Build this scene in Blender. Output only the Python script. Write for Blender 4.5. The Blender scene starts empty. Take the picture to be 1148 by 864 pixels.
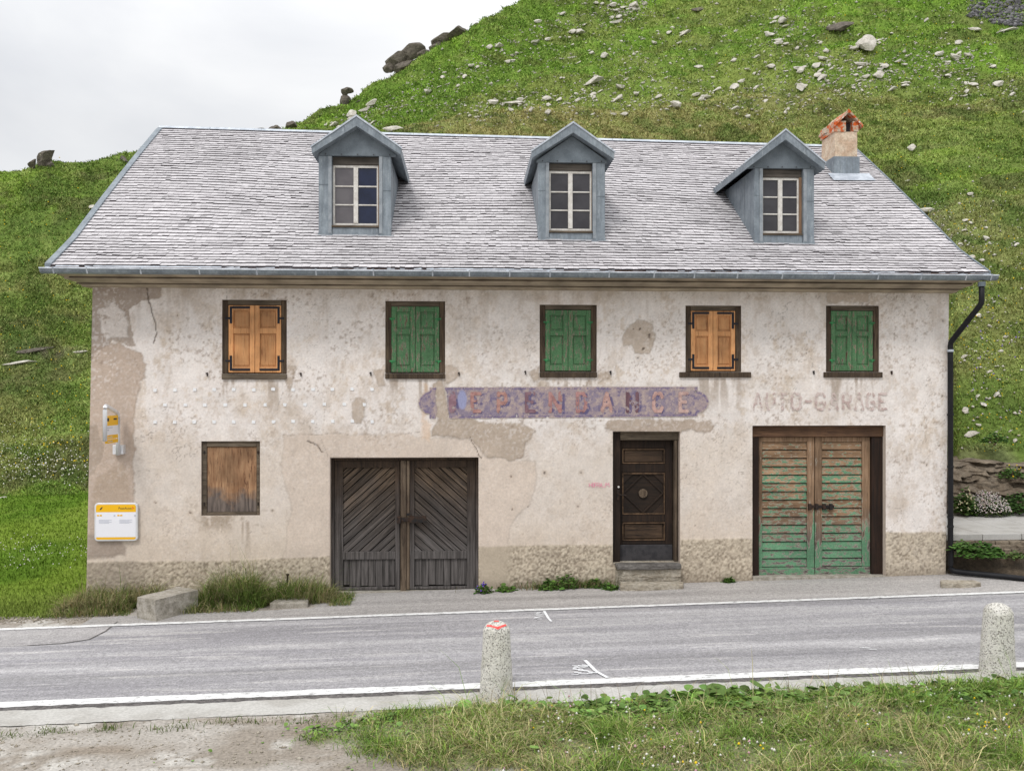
import bpy, bmesh, math, random
import numpy as np
random.seed(7); rng = np.random.default_rng(11)
C = bpy.context.scene
COL = C.collection
R = math.radians

# ------------------------------------------------------------------ camera, sky, sun, exposure
FPX = 1030.0; U0 = 574.0; VH = 438.0; YAW = R(2.8); CD = 14.3; CH = 3.05
GR = .022; GZ = -.05                                # road climbs gently to the right
cam = bpy.data.cameras.new('camera'); camo = bpy.data.objects.new('camera', cam); COL.objects.link(camo)
camo.location = (0, -CD, CH); camo.rotation_euler = (R(90), 0, -YAW)
cam.sensor_width = 36; cam.lens = FPX/1148*36; cam.shift_y = 6/1148; cam.clip_end = 2000; cam.clip_start = .1
C.camera = camo
C.render.resolution_x = 1024; C.render.resolution_y = 770
C.view_settings.view_transform = 'Standard'; C.view_settings.look = 'None'
C.view_settings.exposure = 0.1; C.view_settings.gamma = 1.0

SUN_EL = R(52); SUN_AZ = R(-28)                      # azimuth from -Y (behind the camera) towards the left
world = bpy.data.worlds.new('World'); C.world = world; world.use_nodes = True
wn = world.node_tree; wn.nodes.clear()
wo = wn.nodes.new('ShaderNodeOutputWorld'); mx = wn.nodes.new('ShaderNodeMixShader'); mx.inputs[0].default_value = .9
sky = wn.nodes.new('ShaderNodeTexSky'); sky.sky_type = 'NISHITA'; sky.sun_disc = False
sky.sun_elevation = SUN_EL; sky.sun_rotation = R(180) - SUN_AZ
b1 = wn.nodes.new('ShaderNodeBackground'); b1.inputs[1].default_value = .1
wn.links.new(sky.outputs[0], b1.inputs[0])
b2 = wn.nodes.new('ShaderNodeBackground')
tc = wn.nodes.new('ShaderNodeTexCoord'); sp = wn.nodes.new('ShaderNodeSeparateXYZ'); wn.links.new(tc.outputs['Generated'], sp.inputs[0])
mr = wn.nodes.new('ShaderNodeMapRange'); mr.inputs[1].default_value = .25; mr.inputs[2].default_value = 1.0
mr.inputs[3].default_value = .89; mr.inputs[4].default_value = 2.0
wn.links.new(sp.outputs[2], mr.inputs[0]); wn.links.new(mr.outputs[0], b2.inputs[1])
mp = wn.nodes.new('ShaderNodeMapping'); mp.inputs['Scale'].default_value = (1, 1, 2.0); wn.links.new(tc.outputs['Generated'], mp.inputs[0])
nz = wn.nodes.new('ShaderNodeTexNoise'); nz.inputs['Scale'].default_value = 2.6; nz.inputs['Detail'].default_value = 6; nz.inputs['Roughness'].default_value = .5; nz.inputs['Distortion'].default_value = .4
wn.links.new(mp.outputs[0], nz.inputs['Vector'])
rp = wn.nodes.new('ShaderNodeValToRGB'); rp.color_ramp.elements[0].position = .3; rp.color_ramp.elements[0].color = (.76, .775, .81, 1)
rp.color_ramp.elements[1].position = .6; rp.color_ramp.elements[1].color = (1.0, 1.0, 1.0, 1)
wn.links.new(nz.outputs['Fac'], rp.inputs[0]); wn.links.new(rp.outputs[0], b2.inputs[0])
wn.links.new(b1.outputs[0], mx.inputs[1]); wn.links.new(b2.outputs[0], mx.inputs[2]); wn.links.new(mx.outputs[0], wo.inputs[0])
sl = bpy.data.lights.new('sun', 'SUN'); sl.energy = 1.3; sl.angle = R(14); sl.color = (1, .975, .94)
so = bpy.data.objects.new('sun', sl); COL.objects.link(so); so.location = (-10, -20, 30)
so.rotation_euler = (R(90) - SUN_EL, 0, SUN_AZ)

# ------------------------------------------------------------------ geometry of the survey (facade plane is y = 0)
sA, cA = math.sin(YAW), math.cos(YAW)
def ray(u, v):
    s = (u - U0)/FPX
    return sA + cA*s, cA - sA*s, (VH - v)/FPX
def P(u, v, Y=0.):
    a, b, c = ray(u, v); t = (Y + CD)/b
    return t*a, t*c + CH
def G(u, v, h=0.):
    a, b, c = ray(u, v); t = (CH - GZ - h)/(GR*a - c)
    return t*a, t*b - CD
def gz(x, y=0): return GZ + GR*x

def hsh(ix, iy, seed):
    h = (ix.astype(np.int64)*374761393 + iy.astype(np.int64)*668265263 + seed*1274126177) & 0xffffffff
    h = ((h ^ (h >> 13))*1274126177) & 0xffffffff
    h = ((h ^ (h >> 16))*2246822519) & 0xffffffff
    return ((h ^ (h >> 15)) & 0xffffff)/float(0xffffff)
def vn(x, y, seed=0):
    x = np.asarray(x, float); y = np.asarray(y, float)
    ix = np.floor(x); iy = np.floor(y); fx = x-ix; fy = y-iy
    fx = fx*fx*(3-2*fx); fy = fy*fy*(3-2*fy)
    a = hsh(ix, iy, seed); b = hsh(ix+1, iy, seed); c = hsh(ix, iy+1, seed); d = hsh(ix+1, iy+1, seed)
    return (a*(1-fx)+b*fx)*(1-fy) + (c*(1-fx)+d*fx)*fy
def fbm(x, y, seed=0, o=4, gain=.5):
    t = 0; a = 1; n = 0
    x = np.asarray(x, float); y = np.asarray(y, float)
    for k in range(o):
        t = t + a*vn(x, y, seed+k*17); n += a; a *= gain
        x, y = x*2.03 + 5.3, y*2.03 + 1.7
    return t/n
def sst(a, b, x):
    t = np.clip((np.asarray(x, float)-a)/(b-a), 0, 1); return t*t*(3-2*t)
def lin(r, g, b, k=1.0):
    f = lambda c: (c/255/12.92 if c/255 <= .04045 else ((c/255+.055)/1.055)**2.4)*k
    return np.array([f(r), f(g), f(b)])

# ------------------------------------------------------------------ object helpers
W = {}
def tag(o, label=None, cat=None, group=None, kind=None):
    if label: o['label'] = label
    if cat: o['category'] = cat
    if group: o['group'] = group
    if kind: o['kind'] = kind
    return o
def empty(name, loc, label=None, cat=None, group=None, parent=None):
    o = bpy.data.objects.new(name, None); COL.objects.link(o); W[o.name] = np.array(loc, float)
    o.empty_display_size = .2
    if parent is not None: o.parent = parent; o.location = W[o.name] - W[parent.name]
    else: o.location = loc
    return tag(o, label, cat, group)
def link(o, org, parent):
    COL.objects.link(o); W[o.name] = np.array(org, float)
    if parent is not None: o.parent = parent; o.location = W[o.name] - W[parent.name]
    else: o.location = org
def fast(name, V, quads=None, tris=None, mat=None, parent=None, col=None, org=None, smooth=False, extra=None):
    V = np.asarray(V, float)
    if org is None: org = ((V[:, 0].min()+V[:, 0].max())/2, (V[:, 1].min()+V[:, 1].max())/2, V[:, 2].min())
    org = np.array(org, float)
    me = bpy.data.meshes.new(name); me.vertices.add(len(V)); me.vertices.foreach_set('co', (V-org).ravel())
    loops = []; starts = []; n = 0
    for A, k in ((quads, 4), (tris, 3)):
        if A is None or len(A) == 0: continue
        A = np.asarray(A, np.int32); loops.append(A.ravel()); starts.append(n + np.arange(len(A))*k); n += A.size
    loops = np.concatenate(loops); starts = np.concatenate(starts).astype(np.int32)
    me.loops.add(len(loops)); me.loops.foreach_set('vertex_index', loops)
    me.polygons.add(len(starts)); me.polygons.foreach_set('loop_start', starts)
    if smooth: me.polygons.foreach_set('use_smooth', np.ones(len(starts), bool))
    if col is not None:
        a = me.attributes.new('col', 'FLOAT_COLOR', 'POINT')
        a.data.foreach_set('color', np.concatenate([np.asarray(col, float), np.ones((len(V), 1))], 1).ravel())
    for k, val in (extra or {}).items():
        a = me.attributes.new(k, 'FLOAT', 'POINT'); a.data.foreach_set('value', np.asarray(val, float))
    me.update(); me.validate()
    if mat: me.materials.append(mat)
    o = bpy.data.objects.new(name, me); link(o, org, parent)
    return o
def gridq(nx, ny):
    i = np.arange(nx-1)[:, None]*ny + np.arange(ny-1)[None, :]
    return np.stack([i, i+ny, i+ny+1, i+1], -1).reshape(-1, 4)

class MB:
    def __init__(s): s.v = []; s.f = []; s.fc = []; s.c = (1, 1, 1)
    def add(s, v, f):
        o = len(s.v); s.v += [tuple(p) for p in v]
        for q in f: s.f.append([o+i for i in q]); s.fc.append(s.c)
        return s
    def box(s, x0, x1, y0, y1, z0, z1, rot=None):
        v = [(x, y, z) for x in (x0, x1) for y in (y0, y1) for z in (z0, z1)]
        if rot:
            ax, ang = rot; c, n = math.cos(ang), math.sin(ang); cx, cy, cz = (x0+x1)/2, (y0+y1)/2, (z0+z1)/2
            w = []
            for x, y, z in v:
                x -= cx; y -= cy; z -= cz
                if ax == 'y': x, z = x*c+z*n, -x*n+z*c
                elif ax == 'x': y, z = y*c-z*n, y*n+z*c
                else: x, y = x*c-y*n, x*n+y*c
                w.append((x+cx, y+cy, z+cz))
            v = w
        return s.add(v, [(0, 1, 3, 2), (4, 6, 7, 5), (0, 4, 5, 1), (2, 3, 7, 6), (0, 2, 6, 4), (1, 5, 7, 3)])
    def extrude(s, poly, fn, a, b):
        n = len(poly)
        v = [fn(p, a) for p in poly] + [fn(p, b) for p in poly]
        return s.add(v, [tuple(range(n))[::-1], tuple(range(n, 2*n))] + [(i, (i+1) % n, n+(i+1) % n, n+i) for i in range(n)])
    def xz(s, poly, y0, y1): return s.extrude(poly, lambda p, y: (p[0], y, p[1]), y0, y1)
    def yz(s, poly, x0, x1): return s.extrude(poly, lambda p, x: (x, p[0], p[1]), x0, x1)
    def tube(s, pts, r, n=10, cap=True):
        pts = [np.array(p, float) for p in pts]; rr = r if isinstance(r, (list, tuple)) else [r]*len(pts)
        base = len(s.v); ref = np.array((0, 0, 1.))
        for i, p in enumerate(pts):
            t = pts[min(i+1, len(pts)-1)] - pts[max(i-1, 0)]; t /= np.linalg.norm(t)
            a = np.cross(t, ref)
            if np.linalg.norm(a) < .1: a = np.cross(t, (0, 1., 0))
            a /= np.linalg.norm(a); b = np.cross(t, a)
            for k in range(n):
                th = 2*math.pi*k/n; s.v.append(tuple(p + rr[i]*(math.cos(th)*a + math.sin(th)*b)))
        for i in range(len(pts)-1):
            for k in range(n):
                s.f.append([base+i*n+k, base+i*n+(k+1) % n, base+(i+1)*n+(k+1) % n, base+(i+1)*n+k]); s.fc.append(s.c)
        if cap:
            s.f.append([base+k for k in range(n)][::-1]); s.fc.append(s.c)
            s.f.append([base+(len(pts)-1)*n+k for k in range(n)]); s.fc.append(s.c)
        return s
    def disc(s, cx, cz, y0, y1, r, n=20): return s.xz([(cx+r*math.cos(2*math.pi*k/n), cz+r*math.sin(2*math.pi*k/n)) for k in range(n)], y0, y1)
    def build(s, name, mat, parent=None, org=None, bevel=0, smooth=False, col=False, seg=2):
        V = np.array(s.v, float)
        if org is None: org = ((V[:, 0].min()+V[:, 0].max())/2, (V[:, 1].min()+V[:, 1].max())/2, V[:, 2].min())
        org = np.array(org, float)
        me = bpy.data.meshes.new(name); me.from_pydata((V-org).tolist(), [], s.f)
        bm = bmesh.new(); bm.from_mesh(me); bmesh.ops.recalc_face_normals(bm, faces=bm.faces); bm.to_mesh(me); bm.free()
        if col:
            a = me.attributes.new('col', 'FLOAT_COLOR', 'FACE')
            a.data.foreach_set('color', np.concatenate([np.array(s.fc, float), np.ones((len(s.f), 1))], 1).ravel())
        if smooth: me.polygons.foreach_set('use_smooth', np.ones(len(me.polygons), bool))
        me.materials.append(mat)
        o = bpy.data.objects.new(name, me); link(o, org, parent)
        if bevel:
            m = o.modifiers.new('bevel', 'BEVEL'); m.width = bevel; m.segments = seg; m.limit_method = 'ANGLE'; m.angle_limit = R(40)
        return o

# ------------------------------------------------------------------ materials
class NT:
    def __init__(s, name, rough=.85, metal=0., spec=.3):
        s.m = bpy.data.materials.new(name); s.m.use_nodes = True; s.t = s.m.node_tree
        s.b = s.t.nodes['Principled BSDF']; s.b.inputs['Roughness'].default_value = rough; s.b.inputs['Metallic'].default_value = metal
        s.b.inputs['Specular IOR Level'].default_value = spec
        s.geo = s.t.nodes.new('ShaderNodeNewGeometry')
    def n(s, t): return s.t.nodes.new(t)
    def l(s, a, b): s.t.links.new(a, b)
    def vec(s, scale=(1, 1, 1), rot=(0, 0, 0)):
        m = s.n('ShaderNodeMapping'); m.vector_type = 'TEXTURE'; m.inputs['Scale'].default_value = [1/k for k in scale]; m.inputs['Rotation'].default_value = rot
        s.l(s.geo.outputs['Position'], m.inputs[0]); return m.outputs[0]
    def noise(s, scale, detail=5, rough=.55, st=(1, 1, 1), rot=(0, 0, 0), dist=0.):
        n = s.n('ShaderNodeTexNoise'); n.inputs['Scale'].default_value = scale; n.inputs['Detail'].default_value = detail
        n.inputs['Roughness'].default_value = rough; n.inputs['Distortion'].default_value = dist
        s.l(s.vec(st, rot), n.inputs['Vector']); return n.outputs['Fac']
    def vor(s, scale, st=(1, 1, 1), out='Distance'):
        n = s.n('ShaderNodeTexVoronoi'); n.inputs['Scale'].default_value = scale; s.l(s.vec(st), n.inputs['Vector']); return n.outputs[out]
    def rng(s, x, a, b, c=0., d=1.):
        n = s.n('ShaderNodeMapRange'); n.inputs[1].default_value = a; n.inputs[2].default_value = b; n.inputs[3].default_value = c; n.inputs[4].default_value = d
        s.l(x, n.inputs[0]); return n.outputs[0]
    def mix(s, f, a, b, mode='MIX'):
        n = s.n('ShaderNodeMix'); n.data_type = 'RGBA'; n.blend_type = mode
        for i, x in ((0, f), (6, a), (7, b)):
            if hasattr(x, 'links'): s.l(x, n.inputs[i])
            elif i == 0: n.inputs[0].default_value = x
            else: n.inputs[i].default_value = (*[float(q) for q in x], 1)
        return n.outputs[2]
    def math(s, op, a, b):
        n = s.n('ShaderNodeMath'); n.operation = op
        for i, x in ((0, a), (1, b)):
            if hasattr(x, 'links'): s.l(x, n.inputs[i])
            else: n.inputs[i].default_value = x
        return n.outputs[0]
    def attr(s, name='col', out='Color'):
        n = s.n('ShaderNodeAttribute'); n.attribute_name = name; return n.outputs[out]
    def speck(s, c, f, lo=.75, hi=1.2):           # multiply a colour by a grey value
        g = s.rng(f, .3, .7, lo, hi); n = s.n('ShaderNodeCombineColor')
        for i in range(3): s.l(g, n.inputs[i])
        return s.mix(1., c, n.outputs[0], 'MULTIPLY')
    def bump(s, f, strength=.4, dist=.01):
        n = s.n('ShaderNodeBump'); n.inputs['Strength'].default_value = strength; n.inputs['Distance'].default_value = dist
        s.l(f, n.inputs['Height']); s.l(n.outputs[0], s.b.inputs['Normal'])
    def done(s, c):
        if hasattr(c, 'links'): s.l(c, s.b.inputs['Base Color'])
        else: s.b.inputs['Base Color'].default_value = (*[float(q) for q in c], 1)
        return s.m

def m_simple(name, c, c2=None, scale=20, rough=.8, metal=0., sp=(.8, 1.15), bump=(.3, .004), st=(1, 1, 1), fine=90, spec=.3):
    t = NT(name, rough, metal, spec)
    col = t.mix(t.rng(t.noise(scale, st=st), .4, .62), c, c2 if c2 is not None else c)
    f = t.noise(fine, 4, .6); col = t.speck(col, f, *sp)
    if bump: t.bump(f, *bump)
    return t.done(col)
def m_wood(name, ca, cb, dark, st=(30, 30, 1.6), rot=(0, 0, 0), rough=.8, paint=None, thr=.5, pz=None, pst=(1, 1, 1), pscale=9, low=None, knots=False, bs=.5, isl=.28, pv=0.):
    t = NT(name, rough)
    g = t.noise(1., 5, .6, st, rot, .6); col = t.mix(t.rng(g, .32, .68), ca, cb)
    g2 = t.noise(2.2, 3, .7, st, rot, .3); col = t.mix(t.rng(g2, .56, .7), col, dark)
    big = t.noise(2.3, 4); col = t.speck(col, big, .65, 1.3); col = t.speck(col, t.rng(t.geo.outputs['Random Per Island'], 0, 1, .3, .7), 1-isl, 1+isl)
    if knots:
        k = t.vor(5., (1, 1, .5)); col = t.mix(t.rng(k, .05, .1, .85, 0), col, dark)
    if low is not None:                            # grey weathering near the ground
        sz = t.n('ShaderNodeSeparateXYZ'); t.l(t.geo.outputs['Position'], sz.inputs[0])
        h = t.math('ADD', sz.outputs[2], t.rng(t.noise(4., 4), .2, .8, -.25, .25))
        col = t.mix(t.rng(h, low[0], low[1], 1, 0), col, t.mix(t.rng(g, .35, .65), low[2], low[3]))
    hgt = g
    if paint is not None:
        f = t.noise(pscale, 6, .65, pst)
        if pz is not None:
            sz = t.n('ShaderNodeSeparateXYZ'); t.l(t.geo.outputs['Position'], sz.inputs[0])
            f = t.math('ADD', f, t.rng(sz.outputs[2], pz[0], pz[1], pz[2], pz[3]))
        if pv: f = t.math('ADD', f, t.rng(t.geo.outputs['Random Per Island'], 0, 1, -pv, pv))
        m = t.rng(f, thr-.012, thr+.012)
        edge = t.math('MULTIPLY', t.rng(f, thr-.05, thr-.03), t.math('SUBTRACT', 1., m))
        col = t.mix(t.math('MULTIPLY', edge, .55), col, (.42, .38, .33))
        pc = t.speck(t.mix(t.rng(t.noise(40, 4), .4, .65), paint, [q*.72 for q in paint]), big, .8, 1.2)
        col = t.mix(m, col, pc); hgt = t.math('ADD', g, t.math('MULTIPLY', m, .8))
    t.bump(hgt, bs, .004)
    return t.done(col)
def m_attr(name, rough=.9, fine=70, sp=(.85, 1.12), bump=(.3, .004), spec=.2, trans=0, detail=5):
    t = NT(name, rough, spec=spec); f = t.noise(fine, detail, .65)
    col = t.speck(t.attr(), f, *sp)
    if bump: t.bump(f, *bump)
    if trans:
        t.b.inputs['Subsurface Weight'].default_value = 0
    return t.done(col)

M = {}
M['plaster'] = m_attr('plaster', .95, 30, (.88, 1.10), (.4, .005))
M['shingle'] = m_attr('weathered_shingle', .9, 45, (.75, 1.2), (.3, .004))
M['zinc'] = m_simple('zinc', lin(136, 145, 152), lin(116, 125, 133), 6, .5, .15, (.85, 1.12), (.1, .002), fine=60, spec=.5)
def m_zinc(name, a, b):
    t = NT(name, .52, .15, .5); c = t.mix(t.rng(t.noise(5., 5, .6), .35, .65), a, b); c = t.speck(c, t.noise(1., 4, .65, (22, 22, 1.3)), .80, 1.18); c = t.mix(t.rng(t.noise(3.1, 5, .7, (6, 6, 1.4)), .56, .7, 0, .55), c, lin(168, 176, 180))
    f = t.noise(34, 4, .7); c = t.speck(c, f, .86, 1.14); t.bump(t.noise(7., 3), .12, .01); return t.done(c)
M['zinc'] = m_zinc('zinc', lin(134, 143, 150), lin(110, 119, 127))
M['zinc_dark'] = m_simple('zinc_dark', lin(112, 121, 128), lin(96, 105, 112), 5, .55, .12, (.85, 1.12), (.1, .002), fine=60, spec=.4)
M['zinc_pale'] = m_simple('zinc_pale', lin(196, 202, 210), lin(166, 173, 182), 8, .5, .2, (.85, 1.1), None)
M['zinc_pale2'] = m_simple('pale_zinc_strip', lin(150, 156, 161), lin(128, 135, 141), 7, .5, .15, (.85, 1.1), None)
M['cornice'] = m_wood('cornice_boards', lin(160, 148, 130), lin(140, 128, 110), lin(98, 86, 72), (1.2, 25, 25), bs=.3)
M['frame_dark'] = m_wood('old_dark_frame_wood', lin(52, 39, 30), lin(92, 78, 62), lin(20, 15, 12), (30, 30, 2), knots=False, bs=.8)
M['frame_grey'] = m_wood('old_grey_frame_wood', lin(112, 101, 86), lin(76, 64, 52), lin(40, 32, 26), (2, 30, 30), bs=.8)
M['orange'] = m_wood('varnished_larch', lin(208, 156, 106), lin(194, 136, 86), lin(146, 92, 54), (26, 26, 1.6), rough=.5, bs=.2)
M['green'] = m_wood('green_painted_shutter', lin(84, 72, 54), lin(112, 96, 74), lin(50, 42, 32), (40, 40, 2), paint=lin(84, 124, 86), thr=.43, pst=(3.4, 1, .7), pscale=13)
M['greendoor'] = m_wood('green_peeling_planks', lin(156, 128, 100), lin(118, 92, 68), lin(66, 48, 36), (1.6, 30, 30), paint=lin(98, 140, 108), thr=.558, low=(.5, 1.15, lin(116, 108, 102), lin(70, 64, 60)), pst=(.55, 1, 1.5), pscale=17, pz=(.2, 2., .10, -.03), pv=.075)
M['greendoor_v'] = m_wood('green_peeling_stiles', lin(146, 120, 96), lin(112, 88, 66), lin(62, 46, 34), (34, 34, 1.6), paint=lin(98, 140, 108), thr=.568, low=(.5, 1.15, lin(110, 102, 96), lin(66, 60, 56)), pst=(2., 1, .4), pscale=9, pz=(.2, 1.6, .14, -.12))
GA = lin(66, 52, 40); GB = lin(42, 33, 26); GD = lin(14, 11, 9)
LOW = (.45, 1.75, lin(102, 97, 95), lin(56, 53, 51))
M['dark_v'] = m_wood('barn_door_upright', GA, GB, GD, (34, 34, 1.5), low=LOW, bs=.8)
M['dark_dl'] = m_wood('barn_door_diagonal_rising', lin(90, 75, 60), lin(44, 36, 29), GD, (1.5, 30, 34), (0, -R(42), 0), low=LOW, bs=.8, isl=.5)
M['dark_dr'] = m_wood('barn_door_diagonal_falling', lin(90, 75, 60), lin(44, 36, 29), GD, (1.5, 30, 34), (0, R(42), 0), low=LOW, bs=.8, isl=.5)
M['plywood'] = m_wood('weathered_plywood', lin(176, 140, 106), lin(134, 96, 68), lin(92, 60, 42), (22, 22, 2.6), low=(1.35, 1.6, lin(120, 108, 100), lin(70, 62, 58)), bs=.3)
M['door'] = m_wood('dark_front_door', lin(46, 34, 25), lin(30, 23, 18), lin(14, 11, 9), (1.8, 30, 30), bs=.6)
M['door_v'] = m_wood('dark_front_door_stile', lin(50, 36, 26), lin(30, 22, 17), lin(13, 10, 9), (30, 30, 1.8), bs=.6)
M['door_pale'] = m_wood('worn_door_panel', lin(78, 61, 46), lin(42, 32, 24), lin(18, 14, 11), (2, 26, 26), bs=.6)
M['door_edge'] = m_wood('worn_door_moulding', lin(112, 88, 66), lin(52, 40, 30), lin(16, 13, 11), (9, 9, 9), bs=.4)
M['grey_wood'] = m_wood('grey_soffit_wood', lin(96, 90, 83), lin(72, 66, 60), lin(44, 40, 36), (1.6, 28, 28), bs=.4)
M['side_wood'] = m_wood('tan_lining_wood', lin(140, 112, 88), lin(108, 86, 68), lin(70, 54, 42), (28, 28, 1.6), bs=.3)
M['jamb'] = m_wood('weathered_jamb', lin(112, 98, 82), lin(74, 60, 48), lin(36, 28, 22), (30, 30, 1.6), bs=.8)
M['beam'] = m_wood('old_brown_beam', lin(112, 84, 62), lin(76, 54, 40), lin(40, 28, 22), (1.4, 26, 26), bs=.8)
M['post'] = m_wood('dark_brown_post', lin(54, 36, 26), lin(34, 24, 18), lin(14, 11, 10), (26, 26, 1.4), bs=.6)
M['winwood'] = m_simple('old_white_window_paint', lin(216, 213, 207), lin(198, 193, 186), 12, .6)
M['kick'] = m_simple('dark_grey_kick_board', lin(62, 60, 62), lin(46, 45, 48), 12, .6)
M['iron'] = m_simple('rusty_black_iron', (.018, .017, .017), (.05, .028, .018), 14, .6, .3)
M['hinge'] = m_simple('blue_black_iron', (.012, .014, .022), (.02, .022, .03), 14, .5, .3)
M['greeniron'] = m_simple('green_painted_iron', lin(60, 140, 84), lin(44, 104, 62), 20, .6)
M['pipe'] = m_simple('black_downpipe', (.012, .012, .014), (.016, .016, .018), 8, .55, 0, (.9, 1.1), None, spec=.2)
M['alu'] = m_simple('brushed_aluminium', (.74, .75, .77), (.68, .69, .71), 6, .4, .35, (.95, 1.05), None, spec=.5)
M['signyellow'] = m_simple('yellow_sign', (.83, .46, .005), None, 6, .45, 0, (.98, 1.03), None, spec=.4)
M['signwhite'] = m_simple('white_sign', (.78, .78, .82), None, 6, .4, 0, (.98, 1.03), None, spec=.4)
M['ink'] = m_simple('sign_ink', (.03, .03, .035), None, 6, .6, 0, (.98, 1.03), None)
M['inkgrey'] = m_simple('grey_print', (.5, .52, .58), None, 6, .6, 0, (.98, 1.03), None)
M['inkred'] = m_simple('orange_print', (.75, .2, .02), None, 6, .6, 0, (.98, 1.03), None)
M['whitepaint'] = m_simple('white_dab_paint', (.85, .86, .87), (.78, .79, .8), 30, .7)
M['pink'] = m_simple('pink_marker', lin(224, 140, 166), None, 30, .8)
M['redpaint'] = m_simple('red_marking_paint', lin(240, 70, 70), lin(250, 120, 110), 40, .8)
def m_pane(name, c, c2, rough):
    t = NT(name, rough, 0, .5); t.b.inputs['IOR'].default_value = 1.5
    t.bump(t.noise(6., 2), .03, .01)
    return t.done(t.mix(t.rng(t.noise(3, 3), .4, .6), c, c2))
M['pane'] = m_pane('window_pane', (.028, .025, .03), (.045, .042, .048), .06)
M['pane_grey'] = m_pane('grey_window_pane', (.10, .09, .098), (.13, .12, .125), .08)  # paler grey base colour for the leftmost dormer's left pane
M['pane_blue'] = m_pane('blue_lined_window_pane', (.003, .007, .028), (.008, .014, .045), .05)

# concrete, granite, rocks
M['concrete'] = m_simple('rough_concrete', lin(168, 162, 152), lin(140, 134, 122), 9, .95, 0, (.72, 1.2), (.6, .008), fine=45)
def m_granite():
    t = NT('speckled_granite', .9); v = t.vor(95., out='Color'); sep = t.n('ShaderNodeSeparateColor'); t.l(v, sep.inputs[0])
    c = t.mix(t.rng(sep.outputs[0], .70, .78), lin(206, 203, 196), lin(138, 134, 127)); c = t.mix(t.rng(sep.outputs[1], .7, .75), c, lin(214, 211, 202))
    c = t.mix(t.rng(t.noise(5, 5), .56, .74, 0, .7), c, lin(158, 156, 138)); f = t.noise(60, 4); c = t.speck(c, f, .8, 1.15); t.bump(t.math('ADD', f, sep.outputs[2]), .6, .01)
    return t.done(c)
M['granite'] = m_granite()
def m_rock(name, a, b, c3, sc=3., lich=True):
    t = NT(name, .92); f = t.noise(sc, 6, .65); c = t.mix(t.rng(f, .38, .62), a, b)
    s = t.noise(4, 5, .6, (1, 1, 5)); c = t.mix(t.rng(s, .52, .66, 0, .75), c, c3)
    if lich: c = t.mix(t.rng(t.noise(9, 4), .62, .7, 0, .5), c, lin(178, 176, 150))
    g = t.noise(22, 5, .6); c = t.speck(c, g, .75, 1.2); t.bump(t.math('ADD', g, s), .8, .04)
    return t.done(c)
M['rock'] = m_rock('pale_gneiss', lin(208, 203, 193), lin(184, 178, 167), lin(140, 135, 126))
M['rock_dark'] = m_rock('dark_schist', lin(118, 110, 100), lin(88, 82, 74), lin(58, 54, 50))
M['rock_bank'] = m_rock('brown_schist', lin(136, 124, 108), lin(104, 92, 78), lin(58, 51, 44), 2.5, False)
M['slate'] = m_rock('slate_step', lin(120, 116, 112), lin(98, 94, 90), lin(70, 66, 62), 6, False)
M['stone_pale'] = m_rock('pale_step_stone', lin(178, 170, 156), lin(154, 144, 128), lin(118, 108, 92), 6, False)
M['chimney'] = m_simple('lichened_chimney_render', lin(210, 192, 170), lin(190, 164, 140), 7, .95, 0, (.75, 1.15), (.7, .012), fine=30)
def m_lichen():
    t = NT('orange_lichen_stone', .95); c = t.mix(t.rng(t.noise(9, 5), .46, .56), lin(186, 168, 146), lin(196, 92, 40)); f = t.noise(40, 4); c = t.mix(t.rng(t.noise(14, 4), .62, .66), c, lin(222, 216, 206))
    c = t.speck(c, f, .7, 1.2); t.bump(f, .6, .01); return t.done(c)
M['lichen'] = m_lichen()

# grounds
def m_asphalt(name, a, b, c3, streak=1.):
    t = NT(name, .9, spec=.25)
    s = t.noise(1., 4, .6, (.12, 2.6, 1)); c = t.mix(t.rng(s, .4, .6), a, b)
    s2 = t.noise(2.3, 5, .6, (.25, 3.2, 1)); c = t.mix(t.rng(s2, .55, .68, 0, .7*streak), c, c3)
    p = t.noise(.9, 5, .6); c = t.mix(t.rng(p, .56, .72, 0, .5), c, b)
    f = t.noise(46, 3, .8); v = t.noise(15, 4, .75)
    w_ = t.noise(1., 3, .55, (.025, 1.9, 1)); c = t.speck(c, w_, .76, 1.2); c = t.speck(c, f, .58, 1.42); c = t.speck(c, v, .8, 1.2); t.bump(f, .5, .006)
    return t.done(c)
M['asphalt'] = m_asphalt('worn_asphalt', lin(170, 168, 169, .93), lin(146, 144, 147, .93), lin(196, 193, 191, .93))
M['asphalt_pale'] = m_asphalt('pale_dusty_asphalt', lin(174, 170, 167, .92), lin(160, 156, 153, .92), lin(188, 184, 180, .92), .6)
M['asphalt_new'] = m_asphalt('smooth_patch_asphalt', lin(172, 169, 168, .9), lin(165, 162, 162, .9), lin(180, 177, 176, .9), .3)
def m_line():
    t = NT('worn_white_road_paint', .8); f = t.noise(16, 6, .7, (.6, 2, 1)); c = t.mix(t.rng(f, .55, .61), (.74, .74, .73), (.27, .265, .265)); c = t.speck(c, t.noise(90, 4), .85, 1.1); return t.done(c)
M['line'] = m_line()
M['kerb'] = m_simple('pale_concrete_strip', lin(184, 182, 177), lin(168, 165, 159), 3, .95, 0, (.82, 1.14), (.3, .004), fine=36)
M['tar'] = m_simple('dark_rough_edge', lin(110, 106, 104), lin(78, 75, 74), 20, .95, 0, (.6, 1.3), (.6, .01), fine=50)
M['paving'] = m_simple('grey_path_slabs', lin(176, 174, 170), lin(160, 157, 152), 2.5, .9)
M['ground'] = m_attr('ground_soil_and_grit', .95, 34, (.66, 1.28), (.7, .014))
M['turf'] = m_attr('turf', 1., 12, (.6, 1.35), (.9, .06), spec=.02, detail=8)
M['blade'] = m_attr('grass_blade', .9, 3, (.88, 1.12), None, .04)
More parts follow.
